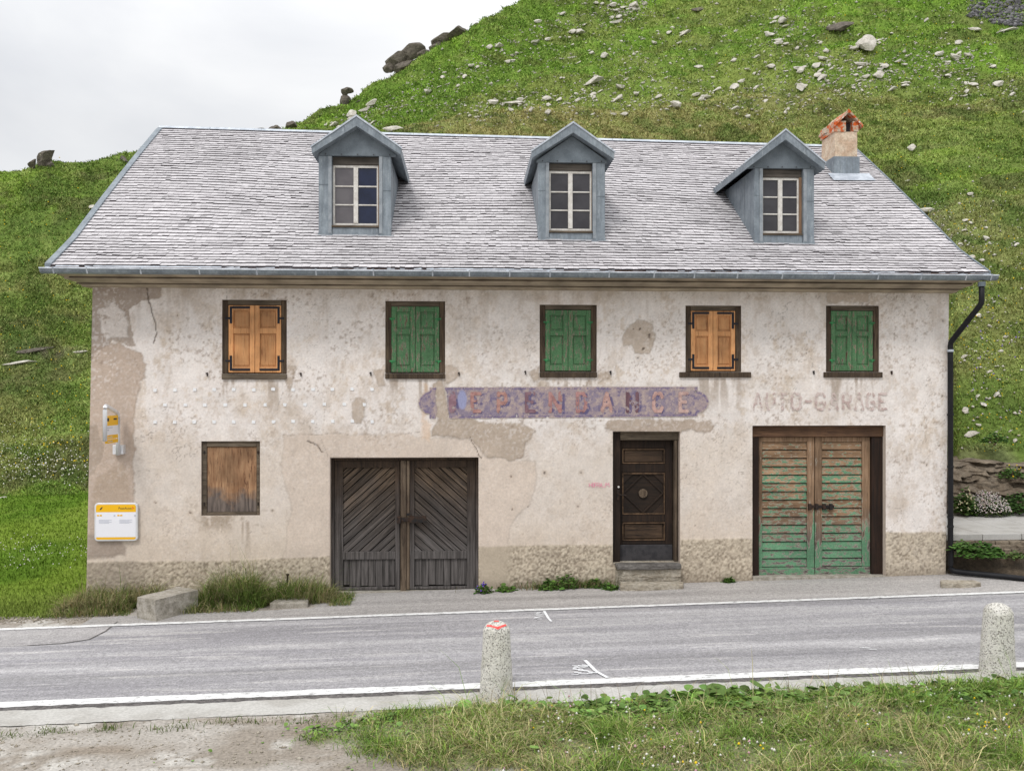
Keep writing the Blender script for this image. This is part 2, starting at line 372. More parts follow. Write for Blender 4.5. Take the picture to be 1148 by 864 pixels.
M['leaf'] = m_attr('broad_leaf', .7, 30, (.82, 1.14), None, .12)
M['petal'] = m_attr('petal', .8, 30, (.95, 1.05), None, .2)
M['earth_dark'] = m_simple('dark_bank_earth', lin(92, 80, 66), lin(66, 58, 48), 6, .95, 0, (.6, 1.3), (.8, .03), fine=24)
M['earth'] = m_simple('dry_brown_earth', lin(122, 104, 84), lin(92, 78, 62), 6, .95, 0, (.7, 1.2), (.8, .03), fine=24)

# ------------------------------------------------------------------ the ground and the road (setting)
def sheet(name, xs, yf, mat, dz, colf=None, zf=None, kind='structure'):
    """strip along x between the curves yf[0](x) and yf[1](x)"""
    xs = np.asarray(xs, float); n = len(yf(xs[:1])[0])
    A = [];
    Y = yf(xs); X = np.repeat(xs[:, None], Y.shape[1], 1)
    Z = GZ + GR*X + dz + (zf(X, Y) if zf else 0)
    V = np.stack([X, Y, Z], -1).reshape(-1, 3)
    col = colf(V[:, 0], V[:, 1]) if colf else None
    o = fast(name, V, gridq(*X.shape), None, mat, None, col, smooth=True)
    tag(o, kind=kind); return o
YFAR = lambda x: -1.455 + .0118*x
YNEAR = lambda x: -4.655 + .0047*x
YKERB = lambda x: -5.265 + .013*x
def graded(a, b, c, d, fine, coarse):
    return np.unique(np.round(np.concatenate([np.arange(a, b, coarse), np.arange(b, c, fine), np.arange(c, d+.01, coarse)]), 4))
XG = graded(-60, -8, 10, 60, .06, 2.)
YG = np.unique(np.round(np.concatenate([np.arange(-60, -9, 3.), np.arange(-9, 1.2, .06), np.arange(1.2, 60, 3.)]), 4))
def verge_mask(x, y):
    """1 where grass grows on the near roadside"""
    n = fbm(x*1.3, y*1.3, 3, 4) - .5; n2 = fbm(x*4, y*4, 9, 3) - .5
    left = (x + 1.72) - (y + 5.95)*-1.0*(-1.0)          # slanted left border
    e = np.minimum((x + 1.5 - 1.25*np.abs(y + 5.98))*.7, -(y - YKERB(x)) + .02)
    bot = y + 7.7 - .75*np.exp(-((x-.1)/.8)**2) - .5*np.exp(-((x-1.7)/.45)**2) + .03*x
    e = np.minimum(e, bot*.9)
    return e + n*.5 + n2*.35
def ground_col(x, y):
    a = lin(174, 168, 160, .92); b = lin(150, 141, 130, .92); g = lin(104, 110, 56, .9); w = lin(192, 188, 181, .92)
    f = sst(.4, .65, fbm(x*1.1, y*1.6, 21, 4))[:, None]; c = a*(1-f) + b*f
    f = sst(.55, .7, fbm(x*3, y*3, 5, 4))[:, None]; c = c*(1-f) + w*f
    f = sst(.6, .72, fbm(x*.8, y*3.5, 8, 4))[:, None]; c = c*(1-f*.5) + lin(130, 116, 100)*f*.5
    m = np.where(y < -3, sst(-.05, .25, verge_mask(x, y)), 0)[:, None]*.75
    c = c*(1-m) + g*m
    return c
def ground_z(x, y):
    m = np.where(y < -3, sst(-.1, .5, verge_mask(x, y)), 0)
    near = np.where(y < -5.15, 1., 0.)
    return near*(.05*m*sst(0, .3, YKERB(x)-y) + .035*(fbm(x*2.2, y*2.2, 2, 4)-.5)) - .004
sheet('ground', XG, lambda xs: np.repeat(YG[None, :], len(xs), 0), M['ground'], 0, ground_col, ground_z)
XR = graded(-60, -10, 12, 60, .25, 2.)
lerpY = lambda f0, f1, n: (lambda xs: np.stack([f0(xs)*(1-t) + f1(xs)*t for t in np.linspace(0, 1, n)], 1))
sheet('road', XR, lerpY(lambda x: YNEAR(x)-.12, lambda x: YFAR(x)+.06, 12), M['asphalt'], .004)
XS = np.concatenate([np.arange(-5.3, 9.2, .05), np.arange(9.2, 60, 1.)])
def shoulder_back(x):
    left = -.86 + .02*x + .12*(fbm(x*2, x*0, 4, 3)-.5)
    return np.where(x < -2.0, left*(1-sst(-2.25, -2.02, x)) + .05*sst(-2.25, -2.02, x), np.where(x > 7.9, .05 - .55*sst(7.9, 8.4, x), .05))
sheet('road_shoulder', XS, lerpY(lambda x: YFAR(x)+.05, shoulder_back, 6), M['asphalt_pale'], .008)
def jag(f, amp, seed): return lambda x: f(x) + amp*(fbm(x*9, x*0+seed, seed, 3)-.5)
XL = graded(-60, -8, 9, 60, .03, 1.)
sheet('road_line_far', XL, lerpY(jag(lambda x: YFAR(x)-.055, .025, 3), jag(lambda x: YFAR(x)+.055, .025, 4), 2), M['line'], .013)
sheet('road_line_near', XL, lerpY(jag(lambda x: YNEAR(x)-.10, .03, 5), jag(lambda x: YNEAR(x)+.075, .03, 6), 2), M['line'], .010)
sheet('rough_road_edge', XL, lerpY(jag(lambda x: YNEAR(x)-.20, .06, 7), jag(lambda x: YNEAR(x)-.07, .06, 8), 2), M['tar'], .007)
sheet('kerb_strip', XL, lerpY(jag(YKERB, .05, 9), jag(lambda x: YNEAR(x)-.18, .02, 10), 6), M['kerb'], .0055)
# smoother asphalt patch at the left, with its dark seam
def patch_poly(name, pts, mat, dz):
    V = [(x, y, gz(x)+dz) for x, y in pts]; o = MB().add(V, [tuple(range(len(V)))]).build(name, mat); tag(o, kind='structure'); return o
seam = [G(u, v) for u, v in ((132, 697), (118, 708), (100, 717), (70, 721.5), (30, 724), (-60, 727))]
patch_poly('asphalt_patch', [(-9, YFAR(-9)-.06)] + [(x, y) for x, y in seam[::-1]] + [(seam[0][0], YFAR(seam[0][0])-.056)], M['asphalt_new'], .0075)
sm = MB()
for (x0, y0), (x1, y1) in zip(seam[:4], seam[1:5]):
    dx, dy = x1-x0, y1-y0; l = math.hypot(dx, dy); nx_, ny_ = -dy/l*.012, dx/l*.012
    sm.add([(x0-nx_, y0-ny_, gz(x0)+.0095), (x1-nx_, y1-ny_, gz(x1)+.0095), (x1+nx_, y1+ny_, gz(x1)+.0095), (x0+nx_, y0+ny_, gz(x0)+.0095)], [(0, 1, 2, 3)])
tag(sm.build('asphalt_seam', M['tar']), kind='structure')
# white survey scratches sprayed on the road
sc = MB()
def dash(u0, v0, u1, v1, w):
    (x0, y0), (x1, y1) = G(u0, v0), G(u1, v1); dx, dy = x1-x0, y1-y0; l = math.hypot(dx, dy); a, b = -dy/l*w, dx/l*w
    z = lambda x: gz(x)+.0145
    sc.add([(x0-a, y0-b, z(x0)), (x1-a, y1-b, z(x1)), (x1+a, y1+b, z(x1)), (x0+a, y0+b, z(x0))], [(0, 1, 2, 3)])
dash(610, 685.5, 615, 694, .018); dash(615.2, 694.1, 618, 697.3, .016); dash(656, 741, 668, 753, .02); dash(668.2, 753.2, 681, 760.5, .018)
for k in range(16):
    u = 598 + random.random()*10; v = 687 + random.random()*9; dash(u, v, u+2+3*random.random(), v-.4+.6*random.random(), .007+.008*random.random())
for k in range(22):
    u = 640 + random.random()*22; v = 746 + random.random()*11; dash(u, v, u+4+8*random.random(), v+.6, .005+.007*random.random())
for k in range(5):
    u = 963 + random.random()*12; v = 726 + random.random()*3; dash(u, v, u+4+5*random.random(), v+.2, .006)
tag(sc.build('road_paint_marks', M['whitepaint']), kind='structure')

# ------------------------------------------------------------------ hillside (setting): columns by azimuth, nodes by distance
KU = np.array([-900, -200, 0, 45, 135, 190, 250, 310, 385, 440, 500, 580, 700, 950, 1040, 1075, 1148, 1300, 1900.])
def vz(z, d): return VH - (z-CH)/d*FPX
def colnodes():
    out = []
    back = lambda d, v: [(d, v), (d*1.05, v+7), (d*1.4, v+45), (d*3, v+110)]
    L = lambda cv, cd: [(23, vz(-.1, 23)), (24.5, 549), (28, 492), (33, 395), (38, 300), (43, 232)] + back(cd, cv)
    Mid = lambda vs, vc, dc: [(26, 520), (29, 480), (36, 300), (44, 200), (52, vs), (60, vs-5)] + [(dc*.85, vc*.55+vs*.45-0), (dc, vc), (dc*1.1, vc+8), (dc*2, vc+60)]
    for u in KU:
        if u <= 45: out.append(L({-900: 240, -200: 205, 0: 190, 45: 187}[int(u)], 48))
        elif u == 135: out.append(L(184, 50))
        elif u == 190: out.append(L(172, 55))
        elif u == 250: out.append([(25, 530), (26, 500), (33, 380), (42, 270), (50, 215), (55, 195)] + back(66, 154))
        elif u == 310: out.append([(25, 530), (27, 490), (35, 340), (44, 230), (52, 185), (60, 165)] + back(76, 139))
        elif u == 385: out.append(Mid(166, 109, 82))
        elif u == 440: out.append(Mid(153, 80, 88))
        elif u == 500: out.append(Mid(141, 38, 93))
        elif u == 580: out.append(Mid(127, -1, 100))
        elif u == 700: out.append(Mid(129, -70, 112))
        elif u == 950: out.append([(25, 540), (27, 480), (34, 300), (43, 175), (52, 106), (60, 101), (95, -30), (125, -150), (137, -150), (250, -60)])
        elif u == 1040: out.append([(21, 560), (22, 505), (29, 300), (40, 180), (52, 106), (60, 101), (95, -40), (130, -180), (140, -180), (250, -80)])
        else:
            s = {1075: 0, 1148: -5, 1300: -14, 1900: -40}[int(u)]; e = {1075: 0, 1148: 0, 1300: 0, 1900: 1}[int(u)]
            out.append([(17.1+e, 598), (18.5+e, 503), (25.5, 305+s), (39, 180+s), (52, 100+s), (60, 94+s), (95, -50), (132, -200), (142, -200), (250, -90)])
    return np.array(out, float)
KN = colnodes()
SECT = [14, 50, 60, 60, 16, 70, 40, 8, 12]; NT_ = sum(SECT)+1
tt = np.concatenate([np.linspace(i, i+1, n, endpoint=False) for i, n in enumerate(SECT)] + [[len(SECT)]])
KN[6:13, 6:, 1] += np.array([14, 12, 12, 12, 12, 12, 6])[:, None]
UU = np.unique(np.concatenate([np.arange(-900, -300, 40), np.arange(-300, -80, 8), np.arange(-80, 1240, 3.2), np.arange(1240, 1560, 8), np.arange(1560, 1901, 40)]))
TD = np.zeros((len(UU), NT_)); TV = np.zeros_like(TD)
ker = np.hanning(13); ker /= ker.sum()
for j in range(len(UU)):
    nd = np.array([np.interp(UU[j], KU, KN[:, i, 0]) for i in range(10)]); nv = np.array([np.interp(UU[j], KU, KN[:, i, 1]) for i in range(10)])
    d = np.interp(tt, np.arange(10), nd); z = CH + (VH - nv)/FPX*nd; z = np.interp(tt, np.arange(10), z)
    zp = np.convolve(np.pad(z, 6, mode='edge'), ker, 'valid'); zp[:4] = z[:4]; z = zp
    TD[j] = d; TV[j] = z
for it in range(2):                                   # smooth across azimuth
    p = np.pad(TV, ((3, 3), (0, 0)), mode='edge'); TV = sum(p[k:k+len(UU)] for k in range(7))/7
S_ = (UU - U0)/FPX
TX = TD*(sA + cA*S_[:, None]); TY = -CD + TD*(cA - sA*S_[:, None])
fade = sst(0, 1.2, tt)[None, :]
amp = np.clip(TD/45, .5, 2)
TZ = TV + fade*amp*(1.5*(fbm(TX/6, TY/5, 31, 3)-.5) + .95*(fbm(TX/2.2, TY/1.5, 37, 4)-.5) + .16*(fbm(TX/.5, TY/.5, 41, 3)-.5))
TVV = VH - (TZ-CH)/TD*FPX                              # photographic row of each terrain point
def hill_col(x, y, u, v, d):
    n1 = fbm(x/9, y/6, 51, 4); n2 = fbm(x/3, y/1.6, 53, 5); n3 = fbm(x/.7, y/.7, 57, 3); n4 = fbm(x/15, y/11, 61, 3)
    bright = np.array([.165, .225, .042]); mid = np.array([.125, .165, .040]); olive = np.array([.185, .18, .068]); heath = np.array([.115, .118, .048]); dk = np.array([.068, .10, .024]); soil = np.array([.15, .12, .09])
    mixc = lambda c, k, f: c*(1-f[:, None]) + k*f[:, None]
    c = np.repeat(mid[None], len(x), 0)
    c = mixc(c, bright, sst(.46, .58, n1*.5+n2*.5)); c = mixc(c, olive, sst(.48, .6, n4*.55+n2*.45)*.85); c = mixc(c, heath, sst(.54, .62, n2*.7 + n1*.3)*.85)
    shelf = sst(36, 47, d)*sst(63, 57, d)*sst(420, 520, u); c = mixc(c, np.array([.235, .20, .088]), shelf*(.3+.7*sst(1150, 650, u))*sst(.25, .45, n3*.5+n2*.5)*.95)
    c = mixc(c, dk, sst(.56, .68, n3*.7+n2*.3)*.6)
    scar = np.exp(-(((u-1010-30*(n2-.5))/75)**2 + ((v-245-.12*(u-1000))/26)**2)*1.1)*(sst(.3, .5, n3))
    c = mixc(c, soil, np.clip(scar*1.1, 0, 1)*sst(980, 1010, u))
    scar2 = np.exp(-(((u-50)/45)**2 + ((v-392)/9)**2)); c = mixc(c, soil*.8, np.clip(scar2*sst(.4, .55, n3), 0, 1))
    bank = sst(455, 520, v)*sst(1020, 1060, u)*sst(.42, .56, n3*.6+n2*.4); c = mixc(c, soil, bank*.4)
    far = sst(56, 64, d)[:, None]; c = c*(1-far) + c*np.array((1.0, 1.13, .85))*far
    n5 = fbm((x+.6*y)/1.1, (y-.5*x)/2.6, 63, 4); c = mixc(c, dk*1.1, sst(.54, .66, n5)*.6*(1-far[:, 0]*.3)); c = mixc(c, np.array([.21, .235, .075]), sst(.44, .34, n5)*.45)
    return c*(.80+.46*n3)[:, None]*np.array((1.08, 1.18, 1.1))
uu = np.repeat(UU[:, None], NT_, 1)
hc = hill_col(TX.ravel(), TY.ravel(), uu.ravel(), TVV.ravel(), TD.ravel())
o = fast('hillside', np.stack([TX, TY, TZ], -1).reshape(-1, 3), gridq(*TX.shape), None, M['turf'], None, hc, smooth=True); tag(o, kind='structure')
def hill_at(u, v):
    """first terrain point, going outward, seen at row v in column u"""
    j = int(np.clip(np.searchsorted(UU, u), 1, len(UU)-1)); w = (u-UU[j-1])/(UU[j]-UU[j-1])
    f = lambda A: A[j-1]*(1-w)+A[j]*w
    vv, X, Y, Z, D = f(TVV), f(TX), f(TY), f(TZ), f(TD)
    for k in range(NT_-1):
        if vv[k] >= v >= vv[k+1]:
            q = (vv[k]-v)/max(vv[k]-vv[k+1], 1e-6); h = lambda A: A[k]*(1-q)+A[k+1]*q
            return h(X), h(Y), h(Z), h(D)
    k = int(np.argmin(vv)); return X[k], Y[k], Z[k], D[k]

# lawn on the left of the house
LX = np.concatenate([np.arange(-40, -14, 2.), np.arange(-14, -5.35, .08)]); LY = np.concatenate([np.arange(-1.1, 3, .07), np.arange(3, 12, .2)])
lx, ly = np.meshgrid(LX, LY, indexing='ij')
def lawn_z(x, y):
    e = sst(-.95, -.6, y + .25*(fbm(x*2, y*2, 71, 3)-.5)); a = GZ + GR*x - .03
    return a + e*.05 + .62*sst(0, 11.5, y) + e*.06*(fbm(x*1.5, y*1.5, 73, 3)-.5)
def lawn_col(x, y):
    n = fbm(x*.6, y*.6, 75, 4); n2 = fbm(x*3, y*3, 77, 3)
    a = np.array([.085, .15, .018]); b = np.array([.135, .20, .028]); c3 = np.array([.14, .16, .045])
    f = sst(.38, .62, n)[:, None]; c = a*(1-f)+b*f
    f = (sst(1.6, -.6, y)*.7+.3*sst(.5, .7, n2))[:, None]; c = c*(1-f*.7)+c3*f*.7
    return c*(.8+.4*n2)[:, None]*1.3
lzz = lawn_z(lx, ly)
o = fast('lawn', np.stack([lx, ly, lzz], -1).reshape(-1, 3), gridq(*lx.shape), None, M['turf'], None, lawn_col(lx.ravel(), ly.ravel()), smooth=True); tag(o, kind='structure')

# ------------------------------------------------------------------ THE HOUSE
house = empty('house', (.95, 4.4, gz(.95)), 'long old two storey mountain house with faded signs, boarded openings and a grey shingle roof', 'house')
X0, X1, ZT, YB = -5.70, 7.68, 4.72, 8.8
def hole(u0, v0, u1, v1): x0, z1 = P(u0, v0); x1, z0 = P(u1, v1); return [x0, x1, z0, z1]
WIN = [hole(249, 336, 321.5, 419), hole(432, 337.5, 499, 418.5), hole(605, 341.5, 669, 417), hole(768.5, 342.5, 831, 417), hole(926, 342.5, 985.5, 417)]
BOARD = hole(225.5, 494.5, 291.5, 577.5)
GAR1 = hole(370, 513, 536.5, 675); DOOR = hole(687, 483.7, 762.5, 632); GAR2 = hole(843.5, 477, 993, 648)
HOLES = WIN + [BOARD, GAR1, DOOR, GAR2]
def px(*pts): return np.array([P(u, v) for u, v in pts])
def sd_poly(x, z, poly):
    d = np.full(x.shape, 1e9); ins = np.zeros(x.shape, bool); n = len(poly)
    for i in range(n):
        ax, az = poly[i]; bx, bz = poly[(i+1) % n]; ex, ez = bx-ax, bz-az
        t = np.clip(((x-ax)*ex+(z-az)*ez)/(ex*ex+ez*ez+1e-12), 0, 1)
        d = np.minimum(d, np.hypot(x-ax-t*ex, z-az-t*ez))
        c = ((az > z) != (bz > z)) & (x < (bx-ax)*(z-az)/(bz-az+1e-12)+ax); ins ^= c
    return np.where(ins, -d, d)
def sd_line(x, z, pts):
    d = np.full(x.shape, 1e9)
    for (ax, az), (bx, bz) in zip(pts[:-1], pts[1:]):
        ex, ez = bx-ax, bz-az; t = np.clip(((x-ax)*ex+(z-az)*ez)/(ex*ex+ez*ez+1e-12), 0, 1)
        d = np.minimum(d, np.hypot(x-ax-t*ex, z-az-t*ez))
    return d
step = .0155
gx = np.concatenate([np.arange(X0, X1, step), [X1]] + [[h[0], h[1]] for h in HOLES]); gzz = np.concatenate([np.arange(-.4, ZT, step), [ZT]] + [[h[2], h[3]] for h in HOLES])
def dedupe(a, keep):
    a = np.unique(np.round(a, 5)); keep = np.round(np.array(keep), 5); out = []
    for q in a:
        if q not in keep and np.min(np.abs(keep-q)) < .006: continue
        out.append(q)
    return np.array(out)
gx = dedupe(gx, [h[0] for h in HOLES]+[h[1] for h in HOLES]+[X0, X1]); gzz = dedupe(gzz, [h[2] for h in HOLES]+[h[3] for h in HOLES]+[-.4, ZT])
fx, fz = np.meshgrid(gx, gzz, indexing='ij')
wx = fx + .17*(fbm(fx*4, fz*4, 81, 6, .6)-.5); wzv = fz + .17*(fbm(fx*4+9, fz*4, 83, 6, .6)-.5)
nA = fbm(fx*.9, fz*.9, 91, 4); nB = fbm(fx*2.6, fz*2.2, 93, 5, .6); nC = fbm(fx*14, fz*12, 95, 3); nV = fbm(fx*7, fz*.55, 97, 4); nD = fbm(fx*38, fz*38, 99, 2)
def mixc(c, k, f): f = np.clip(f, 0, 1)[..., None]; return c*(1-f) + np.asarray(k)*f
KW = 1.0
white = lin(224, 216, 210, KW); beige = lin(202, 187, 171, KW); tan = lin(196, 177, 155, KW); cem = lin(180, 165, 150, KW); brown = lin(150, 136, 122, KW); smoothc = lin(204, 189, 175, KW)
wc = np.repeat(np.repeat(white[None, None], fx.shape[0], 0), fx.shape[1], 1)
zl = P(574, 480)[1]
low = sst(zl+.25, zl-.5, fz + .5*(nA-.5)) * sst(7.6, 4.5, fx + 1.5*(nA-.5))
wc = mixc(wc, beige, sst(.52, .70, nB*.6+nA*.4)*.5)
wc = mixc(wc, lin(206, 192, 178, KW), sst(.58, .72, nC*.5+nB*.5)*.55)
wc = mixc(wc, lin(211, 200, 189, KW), low*.9); wc = mixc(wc, tan, sst(1.5, .4, fz)*low*.5)
wc = mixc(wc, beige, low*sst(.4, .66, nB)*.35)
flake = sst(.58, .64, nC*.55+nB*.45)*(1-low)*sst(.35, .6, fbm(fx*.7, fz*.7, 103, 3)); wc = mixc(wc, lin(196, 180, 162, KW), flake*.5)
nF = fbm(fx*7, fz*4.6, 107, 7, .74); nG = fbm(fx*22, fz*22, 109, 3)
wc = mixc(wc, lin(192, 177, 162, KW), sst(.55, .64, nF)*.42*(1-low*.75)); wc = mixc(wc, lin(229, 223, 218, KW), sst(.47, .38, nF)*.45*(1-low*.8))
wc = mixc(wc, lin(172, 158, 145, KW), sst(.66, .74, nG)*.4*sst(.45, .6, nB)); wc = mixc(wc, lin(228, 222, 218, KW), sst(.58, .68, nV)*.22*(1-low))
wc = mixc(wc, lin(176, 160, 144, KW), sst(.57, .7, fbm(fx*9, fz*.4, 105, 4))*sst(P(574, 420)[1], ZT-.1, fz)*.3)
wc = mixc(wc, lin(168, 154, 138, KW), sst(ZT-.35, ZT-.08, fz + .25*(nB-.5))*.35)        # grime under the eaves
nR = fbm(fx*1.7, fz*1.9, 151, 5, .55); nQ = fbm(fx*3.1, fz*3.4, 153, 5, .55)
wc = mixc(wc, lin(120, 106, 94), sst(.006, .0015, np.abs(nR-.5))*.5*sst(.5, .62, fbm(fx*.8, fz*.8, 155, 3))); wc = mixc(wc, lin(130, 116, 102), sst(.006, .001, np.abs(nQ-.52))*.4*sst(.54, .64, fbm(fx*.9, fz*.9, 157, 3)))
nS = fbm(fx*11, fz*.8, 159, 4)
for h in HOLES[:6]:                                   # dirt washed down below the sills
    inx = sst(h[0]-.12, h[0]+.05, fx)*sst(h[1]+.12, h[1]-.05, fx); dz_ = h[2]-.08-fz
    wc = mixc(wc, lin(158, 142, 126, KW), inx*sst(0, .03, dz_)*sst(.75, .0, dz_)*sst(.46, .62, nS)*.75)
wc = mixc(wc, lin(150, 134, 116, KW), sst(.5, .62, nB*.6+nC*.4)*.7*sst(P(212, 0)[0], P(232, 0)[0], fx)*sst(P(312, 0)[0], P(280, 0)[0], fx)*sst(P(0, 602)[1], P(0, 586)[1], fz)*sst(P(0, 577)[1]+.05, P(0, 578)[1], fz))
relief = np.zeros_like(fx)
def patch(pts, c, f=1., raise_=.004, soft=.006, w=1.):
    d = sd_poly(fx + (wx-fx)*w, fz + (wzv-fz)*w, px(*pts)); m = sst(soft, -soft, d)
    global wc
    rim = np.exp(-(d/.012)**2)*(.45 if raise_ > 0 else 0)
    wc = mixc(wc, c, m*f); wc = mixc(wc, np.asarray(c)*.62, rim*f)
    relief[...] += m*raise_
patch([(318, 487), (440, 487), (488, 490), (536, 493), (552, 514), (600, 515), (598, 560), (572, 590), (560, 690), (312, 690), (326, 560), (318, 530)], smoothc, .85, .003, .03)
patch([(96, 386), (135, 383), (158, 396), (164, 424), (153, 440), (148, 470), (153, 505), (151, 560), (141, 600), (140, 622), (96, 622)], lin(183, 165, 150, KW), .95, .004)
patch([(110, 535), (140, 520), (148, 560), (128, 575), (108, 570)], lin(168, 150, 132, KW), .7, 0, .03)
patch([(97, 322), (182, 320), (181, 334), (160, 336), (148, 348), (147, 365), (154, 388), (128, 380), (112, 392), (100, 424), (97, 420)], lin(158, 143, 130, KW), .85, -.006)
patch([(108, 345), (128, 338), (140, 352), (146, 378), (118, 378)], lin(212, 203, 196, KW), .9, .004)
patch([(98, 480), (112, 478), (120, 500), (110, 530), (98, 540)], lin(165, 150, 136, KW), .8, -.004)
patch([(96, 600), (143, 600), (143, 625), (96, 625)], lin(160, 146, 134, KW), .85, 0, .02)
patch([(682, 474), (686, 472), (796, 471), (802, 476), (797, 481), (764, 484), (762, 487), (690, 487), (680, 481)], lin(177, 162, 148, KW), 1, .006)
patch([(487, 432), (496, 426), (500, 447), (503, 470), (585, 474), (602, 482), (592, 492), (586, 510), (570, 514), (546, 513), (532, 494), (500, 489), (486, 486), (491, 470), (487, 455)], lin(181, 166, 151, KW), 1, .006)
for q in ([(418, 416), (432, 412), (432, 432), (424, 433)], [(499, 408), (513, 412), (514, 422), (504, 429), (499, 428)], [(592, 416), (605, 410), (605, 427), (597, 428)], [(669, 414), (684, 416), (680, 426), (671, 429)],
          [(322, 410), (331, 412), (331, 425), (325, 438), (320, 432)], [(393, 452), (398, 446), (407, 448), (409, 465), (404, 475), (395, 473)],
          [(699, 376), (706, 362), (716, 358), (730, 364), (735, 378), (728, 395), (712, 396), (708, 386), (700, 387)],
          [(926, 328), (975, 327), (975, 339), (926, 340)]):
    patch(q, lin(183, 168, 153, KW), .9, .004, .006, .8)
for q in ([(505, 330), (545, 333), (538, 372), (520, 380), (508, 360)], [(545, 378), (590, 372), (600, 405), (560, 412)], [(440, 330), (480, 328), (500, 336), (440, 337)], [(605, 328), (700, 326), (700, 340), (605, 340)], [(770, 326), (860, 328), (855, 346), (832, 342), (770, 340)]):
    patch(q, lin(196, 182, 168, KW), .22, 0, .1, 2.)
# rust streaks
for q in ([(475, 428), (480, 432), (479, 470), (474, 490)], [(478, 470), (486, 474), (482, 492), (474, 490)]): patch(q, lin(214, 176, 138, KW), .4, 0, .03)
# cracks and holes
def crack(pts, w=.006, c=lin(92, 80, 70), f=.9):
    global wc
    p = px(*pts); d = sd_line(fx + .05*(fbm(fx*11, fz*11, 111, 3)-.5), fz + .05*(fbm(fx*11+4, fz*11, 113, 3)-.5), p); m = sst(w+.006, w-.004, d)
    wc = mixc(wc, c, m*f); relief[...] -= m*.006
crack([(164, 322), (168, 342), (172, 352), (176, 375), (172, 384)], .008); crack([(318, 428), (316, 442), (311, 460)], .002, f=.5); crack([(345, 493), (355, 498), (362, 507)], .007)
crack([(318, 488), (372, 486), (440, 489), (470, 484)], .002, f=.5); crack([(527, 490), (535, 505), (540, 513)], .006); crack([(360, 490), (368, 513)], .002, f=.4)
crack([(152, 402), (157, 418), (153, 432)], .002, f=.4); crack([(254, 322), (254, 337)], .004, f=.6); crack([(845, 425), (925, 424)], .001, f=.15); crack([(948, 455), (965, 462), (985, 470)], .003, f=.35)
crack([(362, 337), (378, 330), (384, 338)], .002, f=.35); crack([(980, 450), (970, 446), (955, 440)], .003, f=.3); crack([(690, 330), (690, 470)], .0, f=.2)
for u, v, r in ([(176, 563, .012), (176, 582, .012), (216, 573, .02), (303, 573, .016), (573, 533, .02), (573, 571, .02), (612, 532, .03), (650, 530, .025), (650, 568, .02), (592, 568, .01), (718, 371, .035), (711, 369, .02), (720, 390, .03), (727, 377, .03),
          (716, 400, .02), (713, 409, .01), (725, 411, .01), (1036, 519, .02), (1032, 518, .015), (1040, 522, .018), (1030, 526, .01), (1058, 361, .02), (1056, 446, .02), (1054, 500, .015), (440, 330, .016), (468, 330, .012), (200, 354, .012), (216, 377, .01), (224, 394, .008),
          (690, 348, .012), (683, 364, .01), (682, 373, .01), (777, 386, .008), (886, 380, .01), (905, 396, .01), (640, 492, .01), (780, 590, .01), (800, 560, .008), (588, 600, .012), (1020, 490, .012), (196, 540, .008), (340, 560, .01)]):
    x, z = P(u, v); d = np.hypot(wx-x, wzv-z); m = sst(r, r*.4, d); wc = mixc(wc, lin(78, 66, 56), m*.85); relief -= m*.01
    wc = mixc(wc, lin(190, 174, 158, KW), sst(r*2.8, r*1.2, d)*(1-m)*.5)
# the roughcast plinth
pv = np.interp(fx, [P(u, 620)[0] for u in (97, 215, 370, 540, 690, 765, 845, 995, 1062)], [P(574, v)[1] for v in (626, 626, 622, 612, 611, 606, 606, 600, 600)])
pl = sst(.02, -.015, fz - pv + .05*(nB-.5))
sm1 = sst(P(565, 600)[0], P(575, 600)[0], fx + .1*(nB-.5)) + sst(P(540, 600)[0], P(535, 600)[0], fx); sm1 = np.clip(sm1, 0, 1)
rough = pl*sm1
rc = fbm(fx*26, fz*26, 121, 3); vd = fbm(fx*40, fz*40, 123, 2)
wc = mixc(wc, lin(176, 163, 144, KW), pl*.85)
wc = mixc(wc, lin(206, 194, 174, KW), rough*sst(.5, .75, vd)*.7); wc = mixc(wc, lin(112, 100, 86, KW), rough*sst(.5, .3, vd*.6+rc*.4)*.6)
wc = mixc(wc, lin(150, 138, 126, KW), pl*sst(P(190, 640)[0], P(140, 640)[0], fx + .3*(nB-.5))*.6)
dk = np.exp(-((fx-P(625, 640)[0])/.5)**2)*sst(P(574, 615)[1], P(574, 645)[1], fz + .15*(nB-.5)); wc = mixc(wc, lin(120, 108, 94, KW), rough*dk*.6*sst(.6, .4, vd))
relief += rough*(.016*(rc-.5) + .015*(vd-.5) + .006) + (1-rough)*(.003*(nC-.5) + .0022*(nD-.5) + .015*(nA-.5))
wc = mixc(wc, lin(110, 98, 84, KW), sst(gz(0)+.22, gz(0)-.02, fz - GR*fx + .12*(nB-.5))*.45)                    # splash dirt at the foot
sp1 = fbm(fx*24, fz*24, 165, 3, .6); sp2 = fbm(fx*31, fz*29, 167, 2); clu = sst(.45, .62, fbm(fx*1.6, fz*1.6, 169, 4)); dry = (1-pl)*(1-.7*low)
wc = mixc(wc, lin(170, 152, 137, KW), sst(.58, .68, sp1)*(.08+.34*clu)*dry); wc = mixc(wc, lin(236, 231, 228, KW), sst(.58, .68, sp2)*(.35)*dry*(.4+.6*clu)); wc = mixc(wc, lin(128, 112, 98, KW), sst(.70, .76, sp1)*.4*clu*dry)
mot = 1 + .20*(fbm(fx*2.4, fz*2.4, 161, 5, .6)-.5) + .16*(fbm(fx*12, fz*12, 163, 4, .6)-.5)
wc = np.clip(wc*mot[..., None], .01, .85)
def batter(x, z):
    x = np.asarray(x, float); z = np.asarray(z, float); t = np.clip(1 - z/4.64, 0, 1.1)
    return x - .095*t*np.clip((-4.9 - x)/.8, 0, 1) - .055*t*np.clip((x-7.0)/.68, 0, 1)
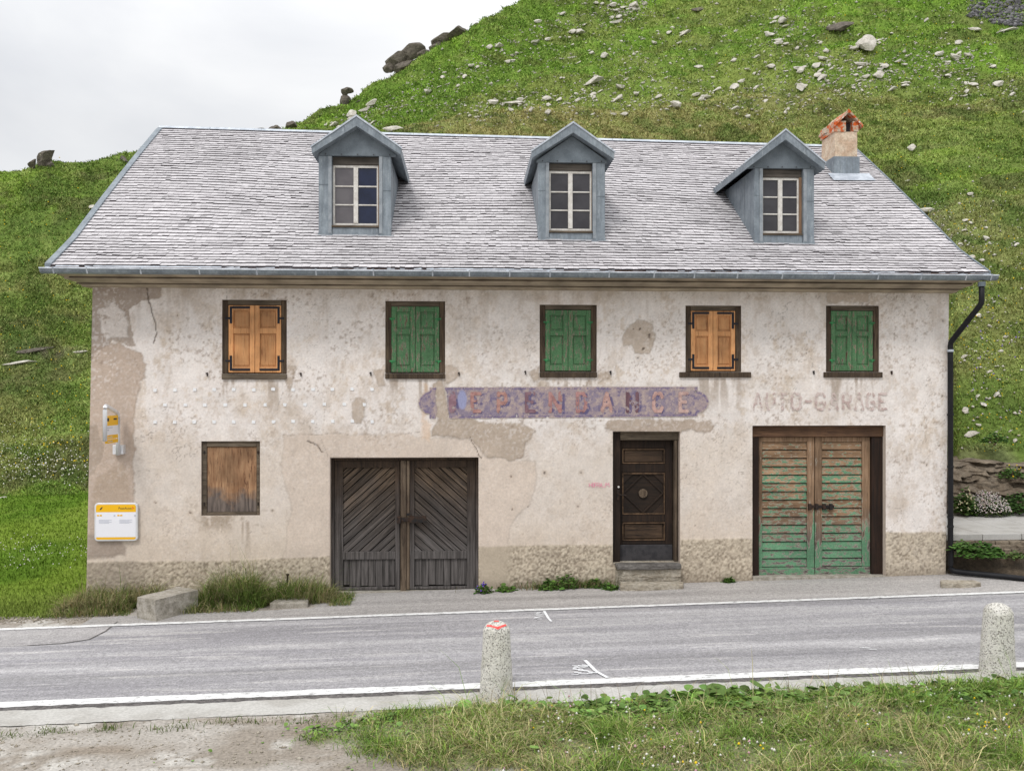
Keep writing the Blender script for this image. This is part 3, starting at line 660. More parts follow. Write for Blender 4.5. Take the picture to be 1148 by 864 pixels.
edge = np.minimum(sst(X0, X0+.03, fx), sst(X1, X1-.03, fx))
V = np.stack([batter(fx, fz) , -relief*np.where((fx > X0+.01) & (fx < X1-.01), 1, 0), fz], -1)
onhole = np.zeros_like(fx, bool)
for h in HOLES: onhole |= (fx >= h[0]-1e-4) & (fx <= h[1]+1e-4) & (fz >= h[2]-1e-4) & (fz <= h[3]+1e-4)
V[..., 1] = np.where(onhole, 0, V[..., 1])
V = V.reshape(-1, 3); q = gridq(*fx.shape)
cxm = V[q].mean(1); keep = np.ones(len(q), bool)
bx = fx.ravel()[q].mean(1); bz = fz.ravel()[q].mean(1)
for h in HOLES: keep &= ~((bx > h[0]) & (bx < h[1]) & (bz > h[2]) & (bz < h[3]))
q = q[keep]
fc = wc.reshape(-1, 3)
# reveals and the other three walls go in the same mesh
ev, eq, ec = [], [], []
def addq(p, c, n=1):
    b = len(V) + len(ev); ev.extend(p); ec.extend([c]*4); eq.append((b, b+1, b+2, b+3))
RD = .32
for h in HOLES:
    x0, x1, z0, z1 = h; c = smoothc*.97
    addq([(x0, 0, z0), (x0, RD, z0), (x0, RD, z1), (x0, 0, z1)], c); addq([(x1, 0, z0), (x1, 0, z1), (x1, RD, z1), (x1, RD, z0)], c)
    addq([(x0, 0, z1), (x0, RD, z1), (x1, RD, z1), (x1, 0, z1)], c); addq([(x0, 0, z0), (x1, 0, z0), (x1, RD, z0), (x0, RD, z0)], c)
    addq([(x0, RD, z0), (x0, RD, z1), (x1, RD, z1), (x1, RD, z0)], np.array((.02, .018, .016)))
for X, sgn in ((X0, 1), (X1, -1)):
    zz = [-.4, .6, 1.6, 2.6, 3.6, ZT]
    for a, b in zip(zz[:-1], zz[1:]): addq([(float(batter(X, a)), 0, a), (float(batter(X, a)), YB, a), (float(batter(X, b)), YB, b), (float(batter(X, b)), 0, b)], beige)
    addq([(X, 0, ZT), (X, YB, ZT), (X, 4.4, 7.95), (X, 4.4, 7.95)], beige)
addq([(float(batter(X0, -.4)), YB, -.4), (float(batter(X1, -.4)), YB, -.4), (X1, YB, ZT), (X0, YB, ZT)], beige)
V = np.concatenate([V, np.array(ev)]); fc = np.concatenate([fc, np.array(ec)])
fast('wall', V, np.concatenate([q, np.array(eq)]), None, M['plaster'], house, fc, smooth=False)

# ---- lettering built from strokes, eroded into paint flakes
LET = {'A': [[(0, 0), (.5, 1), (1, 0)], [(.2, .35), (.8, .35)]], 'U': [[(0, 1), (0, .2), (.2, 0), (.8, 0), (1, .2), (1, 1)]], 'T': [[(0, 1), (1, 1)], [(.5, 1), (.5, 0)]],
       'O': [[(0, .2), (0, .8), (.2, 1), (.8, 1), (1, .8), (1, .2), (.8, 0), (.2, 0), (0, .2)]], '-': [[(.1, .5), (.9, .5)]],
       'G': [[(1, .85), (.8, 1), (.2, 1), (0, .8), (0, .2), (.2, 0), (.8, 0), (1, .2), (1, .45), (.55, .45)]], 'R': [[(0, 0), (0, 1), (.8, 1), (1, .85), (1, .6), (.8, .45), (0, .45)], [(.5, .45), (1, 0)]],
       'E': [[(1, 1), (0, 1), (0, 0), (1, 0)], [(0, .52), (.75, .52)]], 'D': [[(0, 0), (0, 1), (.7, 1), (1, .75), (1, .25), (.7, 0), (0, 0)]], 'P': [[(0, 0), (0, 1), (.8, 1), (1, .85), (1, .6), (.8, .45), (0, .45)]],
       'N': [[(0, 0), (0, 1), (1, 0), (1, 1)]], 'C': [[(1, .8), (.8, 1), (.2, 1), (0, .8), (0, .2), (.2, 0), (.8, 0), (1, .2)]]}
def flakes(name, strokes, w, y, mat, parent, wear, cols, res=.009, sc=14, seed=0, pad=.03):
    """a painted shape as many small flat flakes of paint; strokes are in wall coordinates"""
    allp = np.array([p for s in strokes for p in s]); x0, z0 = allp.min(0)-w-pad; x1, z1 = allp.max(0)+w+pad
    xs = np.arange(x0, x1, res); zs = np.arange(z0, z1, res); X, Z = np.meshgrid(xs, zs, indexing='ij')
    wx_ = X + .01*(fbm(X*50, Z*50, 5+seed, 3)-.5); wz_ = Z + .01*(fbm(X*50+7, Z*50, 6+seed, 3)-.5)
    d = np.min([sd_line(wx_, wz_, s) for s in strokes], 0)
    n = fbm(X*sc, Z*sc, 11+seed, 4, .6)
    on = (d < w) & (n > wear)
    b = np.arange(X.size).reshape(X.shape); on = on[:-1, :-1]
    qd = np.stack([b[:-1, :-1], b[1:, :-1], b[1:, 1:], b[:-1, 1:]], -1)[on]
    V = np.stack([X, np.full_like(X, y), Z], -1).reshape(-1, 3)
    m = fbm(X*22, Z*22, 31+seed, 3).ravel(); f = sst(.35, .65, m)[:, None]; c = cols[0]*(1-f) + cols[1]*f
    used = np.unique(qd); remap = -np.ones(len(V), int); remap[used] = np.arange(len(used))
    return fast(name, V[used], remap[qd], None, mat, parent, c[used])
M['paint'] = m_attr('old_wall_paint', .95, 60, (.85, 1.12), (.3, .004))
def strokes_for(ch, u0, u1, v0, v1, inset):
    (x0, z1), (x1, z0) = P(u0, v0), P(u1, v1); x0 += inset; x1 -= inset; z0 += inset; z1 -= inset
    return [[(x0+(x1-x0)*a, z0+(z1-z0)*b) for a, b in s] for s in LET[ch]]
sign_y = -.012
# the sign board painted on the wall
SB = [P(481, 434), P(782, 433.2), P(782, 438), P(787, 439.5), P(792, 443.5), P(795, 450), P(792.5, 457), P(788, 461.5), P(782, 463), P(782, 467), P(631, 468.4), P(481, 469.7),
      P(481, 464.5), P(476, 463), P(470.5, 457.5), P(468.5, 452), P(470.5, 445.5), P(476, 440), P(481, 438.5)]
xs = np.arange(min(p[0] for p in SB), max(p[0] for p in SB), .0095); zs = np.arange(min(p[1] for p in SB), max(p[1] for p in SB), .0095); SX, SZ = np.meshgrid(xs, zs, indexing='ij')
sd = sd_poly(SX, SZ, SB); gap = sd_poly(SX + .05*(fbm(SX*9, SZ*9, 141, 3)-.5), SZ, px((489, 425), (498, 425), (501, 452), (503, 475), (487, 475), (490, 462), (488, 450)))
n1 = fbm(SX*13, SZ*13, 131, 6, .75); n2 = fbm(SX*3, SZ*4, 133, 4); n3 = fbm(SX*30, SZ*30, 135, 3)
blue = lin(134, 124, 144, .95); mauve = lin(164, 148, 150, .95); pinkb = lin(185, 167, 158, .95); deep = lin(112, 103, 134, .95)
sc_ = np.repeat(np.repeat(mauve[None, None], SX.shape[0], 0), SX.shape[1], 1)
sc_ = mixc(sc_, blue, sst(.46, .58, n1*.7+n2*.3)*.8); sc_ = mixc(sc_, pinkb, sst(.52, .62, (1-n1)*.6+n3*.4)*.8); sc_ = mixc(sc_, deep, sst(.58, .68, n1*.5+n3*.5)*.7)
dep = [('D', 503, 511, (128, 92, 104)), ('E', 527, 539.5, (160, 112, 104)), ('P', 556.5, 568.5, (164, 116, 104)), ('E', 588, 600, (112, 76, 88)), ('N', 614.5, 629.5, (160, 110, 104)), ('D', 645, 658, (160, 110, 106)),
       ('A', 672.5, 687, (178, 138, 128)), ('N', 701, 715.5, (84, 44, 58)), ('C', 730.5, 743.5, (180, 140, 130)), ('E', 760, 771.5, (184, 150, 140))]
for i, (ch, u0, u1, c) in enumerate(dep):
    shd = np.min([sd_line(SX, SZ, [(x+.055, z-.02) for x, z in q_]) for q_ in strokes_for(ch, u0, u1, 439.4, 463., .026)], 0)
    sc_ = mixc(sc_, lin(92, 85, 124, .95), sst(.028, .018, shd)*sst(.44, .56, fbm(SX*15, SZ*15, 211+i, 4, .6))*.85)
inner = np.abs(sd + .028); sc_ = mixc(sc_, lin(112, 100, 136, .95), sst(.012, .007, inner)*sst(.42, .6, n1+.05)*.8); sc_ = mixc(sc_, lin(206, 190, 178, .95), sst(-.01, .002, sd)*.6)
bl = px((518, 448))[0]; sc_ = mixc(sc_, lin(150, 152, 184), sst(1.1, .8, np.hypot((SX-bl[0])/.075, (SZ-bl[1])/.16) + .4*(n1-.5)))
shade_right = sst(SX.min()+1.5, SX.max(), SX)
on = (sd < -.002 + .012*(n3-.5)) & (gap > 0) & ~((n1*.6+n3*.4 > .66) & (sd > -.06))
b = np.arange(SX.size).reshape(SX.shape); qd = np.stack([b[:-1, :-1], b[1:, :-1], b[1:, 1:], b[:-1, 1:]], -1)[on[:-1, :-1]]
used = np.unique(qd); remap = -np.ones(SX.size, int); remap[used] = np.arange(len(used))
sign = fast('painted_sign', np.stack([SX, np.full_like(SX, sign_y), SZ], -1).reshape(-1, 3)[used], remap[qd], None, M['paint'], house, sc_.reshape(-1, 3)[used])
sign['label'] = 'faded blue and mauve painted sign reading DEPENDANCE'
for i, (ch, u0, u1, c) in enumerate(dep):
    st_ = strokes_for(ch, u0, u1, 439.4, 463., .026)
    flakes('painted_letter', st_, .027, sign_y-.007, M['paint'], sign, .37 + .02*(i % 4 == 3) + .03*(i > 7), (lin(*c)*.78 + lin(160, 144, 148)*.22, lin(c[0]+22, c[1]+24, c[2]+22)*.78 + lin(160, 144, 148)*.22), seed=i*13)
ag = [('A', 843.5, 854.5), ('U', 858, 868.5), ('T', 871.5, 882), ('O', 886, 898), ('-', 901, 910), ('G', 913, 925), ('A', 928.5, 939.5), ('R', 943.5, 954), ('A', 957.5, 968), ('G', 970.5, 980.5), ('E', 984, 994)]
for i, (ch, u0, u1) in enumerate(ag):
    fade_ = {1: .545, 2: .53, 3: .5}.get(i, .47)
    flakes('faded_letter', strokes_for(ch, u0, u1, 440.5, 460, .016), .020, -.0135, M['paint'], house, fade_-.04, (lin(192, 170, 164, .95), lin(212, 196, 190, .95)), res=.007, sc=34, seed=400+i*5)
# small pink scrawl beside the door
gy = -.0135; gm = MB(); gs = [('H', 660.5, 663.5), ('O', 664, 666), ('F', 666.5, 668.5), ('R', 669, 672), ('A', 672.5, 675), ('_', 675, 678), ('M', 678.5, 683)]
LET['H'] = [[(0, 0), (0, 1)], [(0, .5), (1, .5)], [(1, 0), (1, 1)]]; LET['F'] = [[(1, 1), (0, 1), (0, 0)], [(0, .5), (.7, .5)]]; LET['_'] = [[(0, 0), (1, .05)]]; LET['M'] = [[(0, 0), (.15, 1), (.5, .4), (.85, 1), (1, 0)]]
for ch, a, b_ in gs:
    for s in strokes_for(ch, a, b_, 541.2 if ch != 'M' else 540.8, 545.6, 0):
        for (ax, az), (bx_, bz_) in zip(s[:-1], s[1:]):
            l = math.hypot(bx_-ax, bz_-az); nx_, nz_ = -(bz_-az)/l*.0038, (bx_-ax)/l*.0038
            gm.add([(ax-nx_, gy, az-nz_), (bx_-nx_, gy, bz_-nz_), (bx_+nx_, gy, bz_+nz_), (ax+nx_, gy, az+nz_)], [(0, 1, 2, 3)]); gy -= .0002
gm.build('pink_scrawl', M['pink'], house)
# rows of white dabs
for row, (v, us) in enumerate(((437, list(np.arange(174, 420, 22.1))), (454, list(np.arange(185.5, 412, 22.3))), (473, list(np.arange(174, 420, 22.1))))):
    for u in us:
        x, z = P(u + random.uniform(-.4, .4), v - .004*(u-174) + random.uniform(-.3, .3)); r = .026
        pts = [(x+a*r*random.uniform(.8, 1.1), z+b*r*random.uniform(.75, 1.)) for a, b in ((-1, -1), (0, -1.1), (1, -1), (1.1, 0), (1, 1), (0, 1.05), (-1, 1), (-1.05, 0))]
        MB().xz(pts, -.0125, .002).build('white_dab', M['whitepaint'], house)

# ---- shuttered windows
def bars(mb, x0, x1, y0, y1, z0, z1, w): mb
def shutter(x0, x1, z0, z1, mat, parent, lean=0):
    m = MB(); w = .072; yb = .052; m.box(x0+.03, x1-.03, yb, yb+.02, z0+.03, z1-.03)          # panel field
    h = z1-z0; zm0 = z0 + .58*h; zm1 = z0 + .66*h; yf = .020
    m.box(x0, x0+w, yf, yb+.022, z0, z1); m.box(x1-w, x1, yf, yb+.022, z0, z1)
    for a, b in ((z0, z0+.085), (zm0, zm1), (z1-.08, z1)): m.box(x0+w+.001, x1-w-.001, yf+.003, yb+.021, a, b)
    for a, b in ((z0+.1, zm0-.015), (zm1+.015, z1-.095)): m.box(x0+w+.018, x1-w-.018, yb-.01, yb+.005, a+.012, b-.012)   # raised panels
    return m.build('shutter', mat, parent, bevel=.005)
SH = [('orange', 'hinge'), ('green', 'greeniron'), ('green', 'greeniron'), ('orange', 'hinge'), ('green', 'greeniron')]
WL = ['window closed by bright orange wooden shutters with black iron straps', 'window with dark green paneled shutters', 'window with peeling green shutters', 'window with orange wooden shutters and a long sill', 'window with green shutters, one scarred pale']
for i, h in enumerate(WIN):
    x0, x1, z0, z1 = h; fw = .085; ft = .075
    m = MB(); e = .004
    m.box(x0+e, x0+fw, .012, .14, z0+e, z1-e); m.box(x1-fw, x1-e, .014, .14, z0+e, z1-e); m.box(x0+fw-.01, x1-fw+.01, .06, .135, z0+e, z0+.035)
    w = m.build('window_frame', M['frame_dark'], house, bevel=.006); w['label'] = WL[i]
    MB().box(x0+fw+.001, x1-fw-.001, .008, .13, z1-ft, z1-e).build('lintel_board', M['frame_grey'], w, bevel=.006)
    xm = (x0+x1)/2; sx0, sx1 = x0+fw+.006, x1-fw-.006; sz0, sz1 = z0+.02, z1-ft-.006
    mt, hm = SH[i]
    a = shutter(sx0, xm-.003, sz0, sz1, M[mt], w); b = shutter(xm+.003, sx1, sz0, sz1, M[mt], w)
    for s, xa in ((1, sx0), (-1, sx1)):
        for zc, up in ((sz0+.03, 1), (sz1-.05, -1)):
            k = MB(); L = (xm-sx0)*.82
            if mt == 'orange':
                xx = sorted((xa+s*.02, xa+s*L)); k.box(xx[0], xx[1], .012, .021, zc, zc+.032)
                zz = sorted((zc+.033*(up > 0), zc+up*.23)); xv = sorted((xa+s*.02, xa+s*.055)); k.box(xv[0], xv[1], .011, .021, zz[0] if up > 0 else zz[0], zz[1] if up > 0 else zc-.001)
                pz = zc+up*.15; xp = sorted((xa-s*.045, xa+s*.019)); k.box(xp[0], xp[1], .004, .020, pz-.014, pz+.014)
            else:
                pz = zc+up*.14; xp = sorted((xa-s*.03, xa+s*.06)); k.box(xp[0], xp[1], .008, .021, pz-.012, pz+.012); k.box(min(xa, xa+s*.018), max(xa, xa+s*.018), .006, .0205, pz-.035, pz-.0125)
            k.build('hinge', M[hm], w, bevel=.002)
    ex = (0, .0, .0, .10, .045)[i]
    MB().box(x0-ex+.0, x1+ex+(.05 if i == 3 else 0), -.035, .10, z0-.085, z0-.002).build('window_sill', M['frame_grey'] if i == 0 else M['frame_dark'], w, bevel=.008)
    for du in (-1, 1):                                   # iron shutter stays beside each sill
        xh = (x0 if du < 0 else x1) + du*(.22 if i < 3 else (.2 if i == 4 else .17)); zh = z0-.01
        if i == 3: continue
        MB().box(xh-.007, xh+.007, -.035, .0, zh-.03, zh+.03).box(xh-.022, xh-.008, -.03, -.012, zh+.005, zh+.025).build('shutter_hook', M['iron'], w, bevel=.003)
x0, x1, z0, z1 = BOARD
m = MB(); e = .004; m.box(x0+e, x0+.075, .035, .13, z0+e, z1-e); m.box(x1-.06, x1-e, .035, .13, z0+e, z1-e); m.box(x0+.076, x1-.061, .03, .13, z1-.085, z1-e); m.box(x0+.076, x1-.061, .03, .13, z0+e, z0+.05)
w = m.build('window_frame', M['frame_grey'], house, bevel=.006); w['label'] = 'ground floor window boarded with stained plywood'
MB().box(x0+.08, x1-.065, .052, .075, z0+.052, z1-.09).build('plywood_panel', M['plywood'], w, bevel=.003)
k = MB()
for zz in (z0+.15, z1-.2): k.box(x0+.03, x0+.05, .02, .034, zz, zz+.05); k.box(x1-.045, x1-.025, .02, .034, zz, zz+.05)
k.build('iron_pin', M['iron'], w)

# ---- left garage door with chevron boarding
def clip_strip(poly, a, b, n):
    def half(pts, nx_, nz_, d):
        out = []
        for i in range(len(pts)):
            p, q_ = pts[i], pts[(i+1) % len(pts)]; dp = p[0]*nx_+p[1]*nz_-d; dq = q_[0]*nx_+q_[1]*nz_-d
            if dp <= 0: out.append(p)
            if dp*dq < 0: t = dp/(dp-dq); out.append((p[0]+(q_[0]-p[0])*t, p[1]+(q_[1]-p[1])*t))
        return out
    poly = half(poly, n[0], n[1], b)
    return half(poly, -n[0], -n[1], -a) if len(poly) > 2 else []
def uz(u, v, Y=.16): return P(u, v, Y)
x0, x1, z0, z1 = GAR1; zb = gz(0) - .02
fr = MB(); fr.box(x0+.003, x0+.05, .10, .24, zb, z1-.003); fr.box(x1-.045, x1-.003, .10, .24, zb, z1-.003); fr.box(x0+.051, x1-.046, .095, .24, z1-.05, z1-.003)
gd = fr.build('garage_door', M['dark_v'], house, bevel=.006); gd['label'] = 'dark weathered double garage door with chevron boards and an iron bolt'
ix0, ix1 = x0+.052, x1-.048; mid = uz(454, 600)[0]; pw = .075
zr0 = uz(450, 626)[1]; zr1 = uz(450, 617.5)[1]; ztp = z1-.055; zb0 = zb+.02; zbr = uz(450, 657)[1]
for s, (a, b) in ((1, (ix0, mid-pw-.004)), (-1, (mid+pw+.004, ix1))):
    m = MB(); so_, si = .13, .07
    lo, hi = (so_, si) if s > 0 else (si, so_)
    m.box(a, a+lo, .12, .2, zb0, ztp); m.box(b-hi, b, .12, .2, zb0, ztp)
    m.box(a+lo+.001, b-hi-.001, .123, .2, ztp-.11, ztp); m.box(a+lo+.001, b-hi-.001, .118, .2, zr0, zr1); m.box(a+lo+.001, b-hi-.001, .122, .2, zb0, zbr)
    leaf = m.build('door_leaf', M['dark_v'], gd, bevel=.006)
    d = MB(); rect = [(a+lo-.01, zr1-.01), (b-hi+.01, zr1-.01), (b-hi+.01, ztp-.1), (a+lo-.01, ztp-.1)]; ang = R(42)*s; nrm = (-math.sin(ang), math.cos(ang)); t0 = -6.
    while t0 < 6.:
        wd = random.uniform(.085, .125); pl_ = clip_strip(rect, t0, t0+wd-.012, nrm); y = .146 + random.uniform(-.005, .006)
        if len(pl_) > 2:
            n_ = len(pl_); sl_ = random.uniform(-.016, .016)
            def yy(p): return y + sl_*((p[0]*nrm[0]+p[1]*nrm[1]-t0)/wd - .5)*2
            d.add([(p[0], yy(p), p[1]) for p in pl_] + [(p[0], .19, p[1]) for p in pl_], [tuple(range(n_)), tuple(range(n_, 2*n_))[::-1]] + [(i, (i+1) % n_, n_+(i+1) % n_, n_+i) for i in range(n_)])
        t0 += wd
    d.build('chevron_boards', M['dark_dl'] if s > 0 else M['dark_dr'], gd, bevel=.004)
    d = MB(); t = a+lo
    while t < b-hi-.02:
        wd = min(random.uniform(.08, .125), b-hi-t); y = .15 + random.uniform(-.004, .006); d.box(t+.003, t+wd-.003, y, .19, zbr+.002+random.uniform(0, .03), zr0+.005); t += wd
    d.build('lower_boards', M['dark_v'], gd, bevel=.004)
MB().box(mid-pw+.01, mid+pw-.05, .085, .2, zb-.01, z1-.055).box(mid+pw-.048, mid+pw, .1, .2, zb0, z1-.057).build('centre_post', M['jamb'], gd, bevel=.008)
bz_ = uz(460, 581)[1]; k = MB(); bx0, bx1 = uz(446, 581, .08)[0], uz(478, 581, .08)[0]
k.box(bx0, bx1-.02, .05, .078, bz_-.03, bz_+.03); k.box(bx0+.18, bx1, .035, .0845, bz_-.05, bz_+.055); k.box(bx0+.14, bx0+.22, .03, .05, bz_+.056, bz_+.1); k.box(bx0-.01, bx0+.05, .03, .084, bz_-.06, bz_+.05)
k.build('bolt', M['iron'], gd, bevel=.006)
m = MB(); zs_ = gz(-1); m.box(x0+.004, x1-.004, .0, .30, -.3, zs_+.01); m.build('threshold', M['concrete'], gd)

# ---- front door
x0, x1, z0, z1 = DOOR; Yd = .2
f4 = lambda u, v: P(680+u/4.43, 475+v/4.43, Yd)
m = MB(); m.box(x0+.003, f4(62, 0)[0], .10, .3, z0-.1, z1-.003)
lt = f4(0, 80)[1]; dr = m.build('front_door', M['door_v'], house, bevel=.006); dr['label'] = 'very dark wooden front door with carved diamond panel'
MB().box(f4(62, 0)[0]+.002, x1-.003, .095, .3, lt, z1-.003).build('lintel', M['frame_grey'], dr, bevel=.008)
MB().box(f4(330, 0)[0], x1-.02, .09, .3, z0-.06, lt-.003).build('door_jamb', M['jamb'], dr, bevel=.01)
a, b = f4(64, 0)[0], f4(327, 0)[0]; zk1 = f4(0, 600)[1]
lf = MB(); px0, px1 = f4(76, 0)[0], f4(292, 0)[0]
rows = [(f4(0, 200)[1], f4(0, 122)[1]), (f4(0, 452)[1], f4(0, 242)[1]), (f4(0, 582)[1], f4(0, 488)[1])]
lf.box(a, px0, .2, .28, zk1, lt-.004); lf.box(px1, b, .2, .28, zk1, lt-.004)
edges = [lt-.004, rows[0][1], rows[0][0], rows[1][1], rows[1][0], rows[2][1], rows[2][0], zk1]
for t_, bt in ((0, 1), (2, 3), (4, 5), (6, 7)): lf.box(px0+.001, px1-.001, .203, .28, edges[bt], edges[t_])
lf.build('door_leaf', M['door_v'], dr, bevel=.006)
for i, (a0, a1) in enumerate(rows):
    m = MB(); m.box(px0+.001, px1-.001, .232, .27, a0+.001, a1-.001)
    if i != 1:
        hh = (a1-a0); m.box(px0+.05, px1-.05, .215, .231, a0+hh*.14, a1-hh*.14)
        pass
    else:
        cx_, cz_ = f4(182, 345); hw, hh = (px1-px0)/2-.03, (a1-a0)/2-.03
        pts = [(cx_, cz_+hh), (cx_+hw, cz_), (cx_, cz_-hh), (cx_-hw, cz_)]
        for p, q_ in zip(pts, pts[1:]+pts[:1]):
            l = math.hypot(q_[0]-p[0], q_[1]-p[1]); nx_, nz_ = -(q_[1]-p[1])/l*.012, (q_[0]-p[0])/l*.012
            m.xz([(p[0]-nx_, p[1]-nz_), (q_[0]-nx_, q_[1]-nz_), (q_[0]+nx_, q_[1]+nz_), (p[0]+nx_, p[1]+nz_)], .21 + .001*random.random(), .231)
        for sx_ in (-1, 1):
            for sz_ in (-1, 1):
                m.xz([(cx_+sx_*(hw+.015), cz_+sz_*(hh+.015)), (cx_+sx_*(hw*.45), cz_+sz_*(hh+.015)), (cx_+sx_*(hw+.015), cz_+sz_*hh*.45)], .214, .2312)
    m.build('door_panel', M['door_pale'] if i != 1 else M['door'], dr, bevel=.004)
    mo = MB(); g_ = .008
    mo.box(px0+g_, px1-g_, .195, .2305, a1-.026, a1-.006); mo.box(px0+g_, px1-g_, .195, .2305, a0+.006, a0+.022); mo.box(px0+g_, px0+g_+.016, .196, .2303, a0+.023, a1-.027); mo.box(px1-g_-.016, px1-g_, .196, .2303, a0+.023, a1-.027)
    mo.build('panel_moulding', M['door_edge'], dr, bevel=.004)
cx_, cz_ = f4(182, 345); m = MB(); m.disc(cx_, cz_, .2, .2325, .07, 24)
for k in range(8):
    th = k*math.pi/4; m.xz([(cx_+.05*math.cos(th+.22), cz_+.05*math.sin(th+.22)), (cx_+.05*math.cos(th-.22), cz_+.05*math.sin(th-.22)), (cx_+.012*math.cos(th), cz_+.012*math.sin(th))], .192, .1995)
m.build('carved_rosette', M['jamb'], dr, bevel=.003)
MB().box(a, b, .19, .28, f4(0, 680)[1], zk1-.002).build('kick_board', M['kick'], dr, bevel=.006)
hx, hz = f4(52, 345); k = MB(); k.box(hx-.018, hx+.018, .085, .0995, hz-.09, hz+.07); k.tube([(hx, .09, hz), (hx, .04, hz), (hx+.12, .038, hz-.015)], .009, 8); k.build('door_handle', M['iron'], dr)
MB().tube([(hx+.005, .0995, hz+.115), (hx+.005, .08, hz+.115)], .016, 12).build('door_bell', M['winwood'], dr)
s1 = P(0, 684.5/4.43+475, .05)[1]; s1 = f4(0, 686)[1]
MB().box(x0+.004, x1-.004, -.005, .30, P(0, 637.5)[1]+.001, s1).build('door_sill', M['stone_pale'], dr, bevel=.015)

# ---- right garage door
x0, x1, z0, z1 = GAR2; Yd = .16
f2 = lambda u, v: P(840+u/4.67, 470+v/4.67, Yd)
zb = gz(6) - .01
m = MB(); xl = f2(46, 0)[0]; xr = f2(632, 0)[0]; zl_ = f2(0, 92)[1]; xpr = f2(699, 0)[0]
g2 = m.box(x0+.003, xl-.003, .1, .26, zb, zl_-.003).build('garage_door', M['post'], house, bevel=.008); g2['label'] = 'peeling green slatted double garage door under a brown beam'
MB().box(x0+.003, xpr+.04, .085, .27, zl_, z1-.003).build('lintel_beam', M['beam'], g2, bevel=.014)
MB().box(xr+.003, xpr, .105, .26, zb, zl_-.003).build('door_post', M['post'], g2, bevel=.012)
xc = f2(341, 0)[0]; zb1 = f2(0, 775)[1]; zb0 = f2(0, 832)[1]; ztr = f2(0, 118)[1]; nS = 15
for s, (a, b, lo, hi) in enumerate(((xl, xc-.002, f2(67, 0)[0], f2(302, 0)[0]), (xc+.002, xr, f2(380, 0)[0], f2(589, 0)[0]))):
    m = MB(); m.box(a+.004, lo, .15, .22, zb1+.002, zl_-.004); m.box(hi, b-.004, .15, .22, zb1+.002, zl_-.004); m.box(lo+.001, hi-.001, .156, .22, ztr, zl_-.004)
    lf = m.build('door_leaf', M['greendoor_v'], g2, bevel=.005)
    m = MB(); pitch = (ztr-zb1)/nS
    for k in range(nS):
        za = zb1 + k*pitch; j = random.uniform(-.004, .004)
        m.add([(lo+.002, .158+j, za+.012), (hi-.002, .158+j, za+.012), (hi-.002, .182+j, za+pitch-.002), (lo+.002, .182+j, za+pitch-.002), (lo+.002, .20, za+.012), (hi-.002, .20, za+.012), (hi-.002, .2, za+pitch-.002), (lo+.002, .2, za+pitch-.002)],
              [(0, 1, 2, 3), (7, 6, 5, 4), (0, 4, 5, 1), (3, 2, 6, 7), (0, 3, 7, 4), (1, 5, 6, 2)])
    m.build('slats', M['greendoor'], g2, bevel=.003)
    MB().box(a+.004, b-.004, .14, .22, zb0, zb1).build('bottom_rail', M['greendoor'], g2, bevel=.006)
k = MB(); b0 = f2(306, 455); b1_ = f2(440, 455); k.box(b0[0], b1_[0], .12, .149, b0[1]-.022, b0[1]+.022)
for u in (305, 340, 380, 415): xx = f2(u, 0)[0]; k.box(xx, xx+.05, .105, .1492, b0[1]-.05, b0[1]+.045)
k.build('bolt', M['iron'], g2, bevel=.005)
MB().box(x0+.004, x1-.004, -.03, .30, -.3, gz(6.2)+.03).build('threshold', M['concrete'], g2, bevel=.01)

# ---- cornice, roof, gutter
XE0, XE1 = -6.145, 8.03
eaveZ = lambda t: 4.889 + (4.874-4.889)*t
RY = [-.55, .3, 1.3, 2.8, 4.4]
RZL = [4.889, 5.40, 6.12, 7.19, 8.313]; RZR = [4.874, 5.33, 6.01, 7.03, 8.105]
def roofz(x, y):
    t = (np.asarray(x, float)-XE0)/(XE1-XE0); yy = np.where(np.asarray(y, float) > 4.4, 8.8-np.asarray(y, float), y)
    return np.interp(yy, RY, RZL)*(1-t) + np.interp(yy, RY, RZR)*t + .03*np.sin(np.asarray(x, float)*.9)*np.sin(np.clip(yy, 0, 4.4)*.7)
rf_v = []; 
m = MB(); prof = [(-.004, 4.625), (-.07, 4.63), (-.075, 4.652), (-.11, 4.655), (-.115, 4.678), (-.34, 4.715), (-.345, 4.745), (-.50, 4.775), (-.51, 4.80), (-.56, 4.805), (-.56, 4.865), (.1, 5.16), (.1, 4.625)]
cor = MB(); n = len(prof); xlo = lambda p: -5.80 - .30*np.clip(-p[0]/.56, 0, 1); xhi = lambda p: 7.75 + .22*np.clip(-p[0]/.56, 0, 1)
cor.add([(float(xlo(p)), p[0], p[1]) for p in prof] + [(float(xhi(p)), p[0], p[1]-.02) for p in prof], [tuple(range(n)), tuple(range(n, 2*n))[::-1]] + [(i, (i+1) % n, n+(i+1) % n, n+i) for i in range(n)])
ec = cor.build('eave_cornice', M['cornice'], house, bevel=.004)
MB().add([(XE0+.06, -.585, 4.775), (XE0+.06, -.562, 4.775), (XE0+.06, -.562, 4.862), (XE0+.06, -.585, 4.862), (XE1-.06, -.585, 4.757), (XE1-.06, -.562, 4.757), (XE1-.06, -.562, 4.845), (XE1-.06, -.585, 4.845)], [(0, 1, 2, 3), (4, 7, 6, 5), (0, 4, 5, 1), (1, 5, 6, 2), (2, 6, 7, 3), (3, 7, 4, 0)]).build('fascia_board', M['beam'], ec)
for y_, z_ in ((-.118, 4.672), (-.348, 4.735), (-.513, 4.79)): MB().tube([(-5.9, y_-.004, z_), (7.85, y_-.004, z_-.02)], .011, 6).build('cornice_bead', M['frame_grey'], ec)
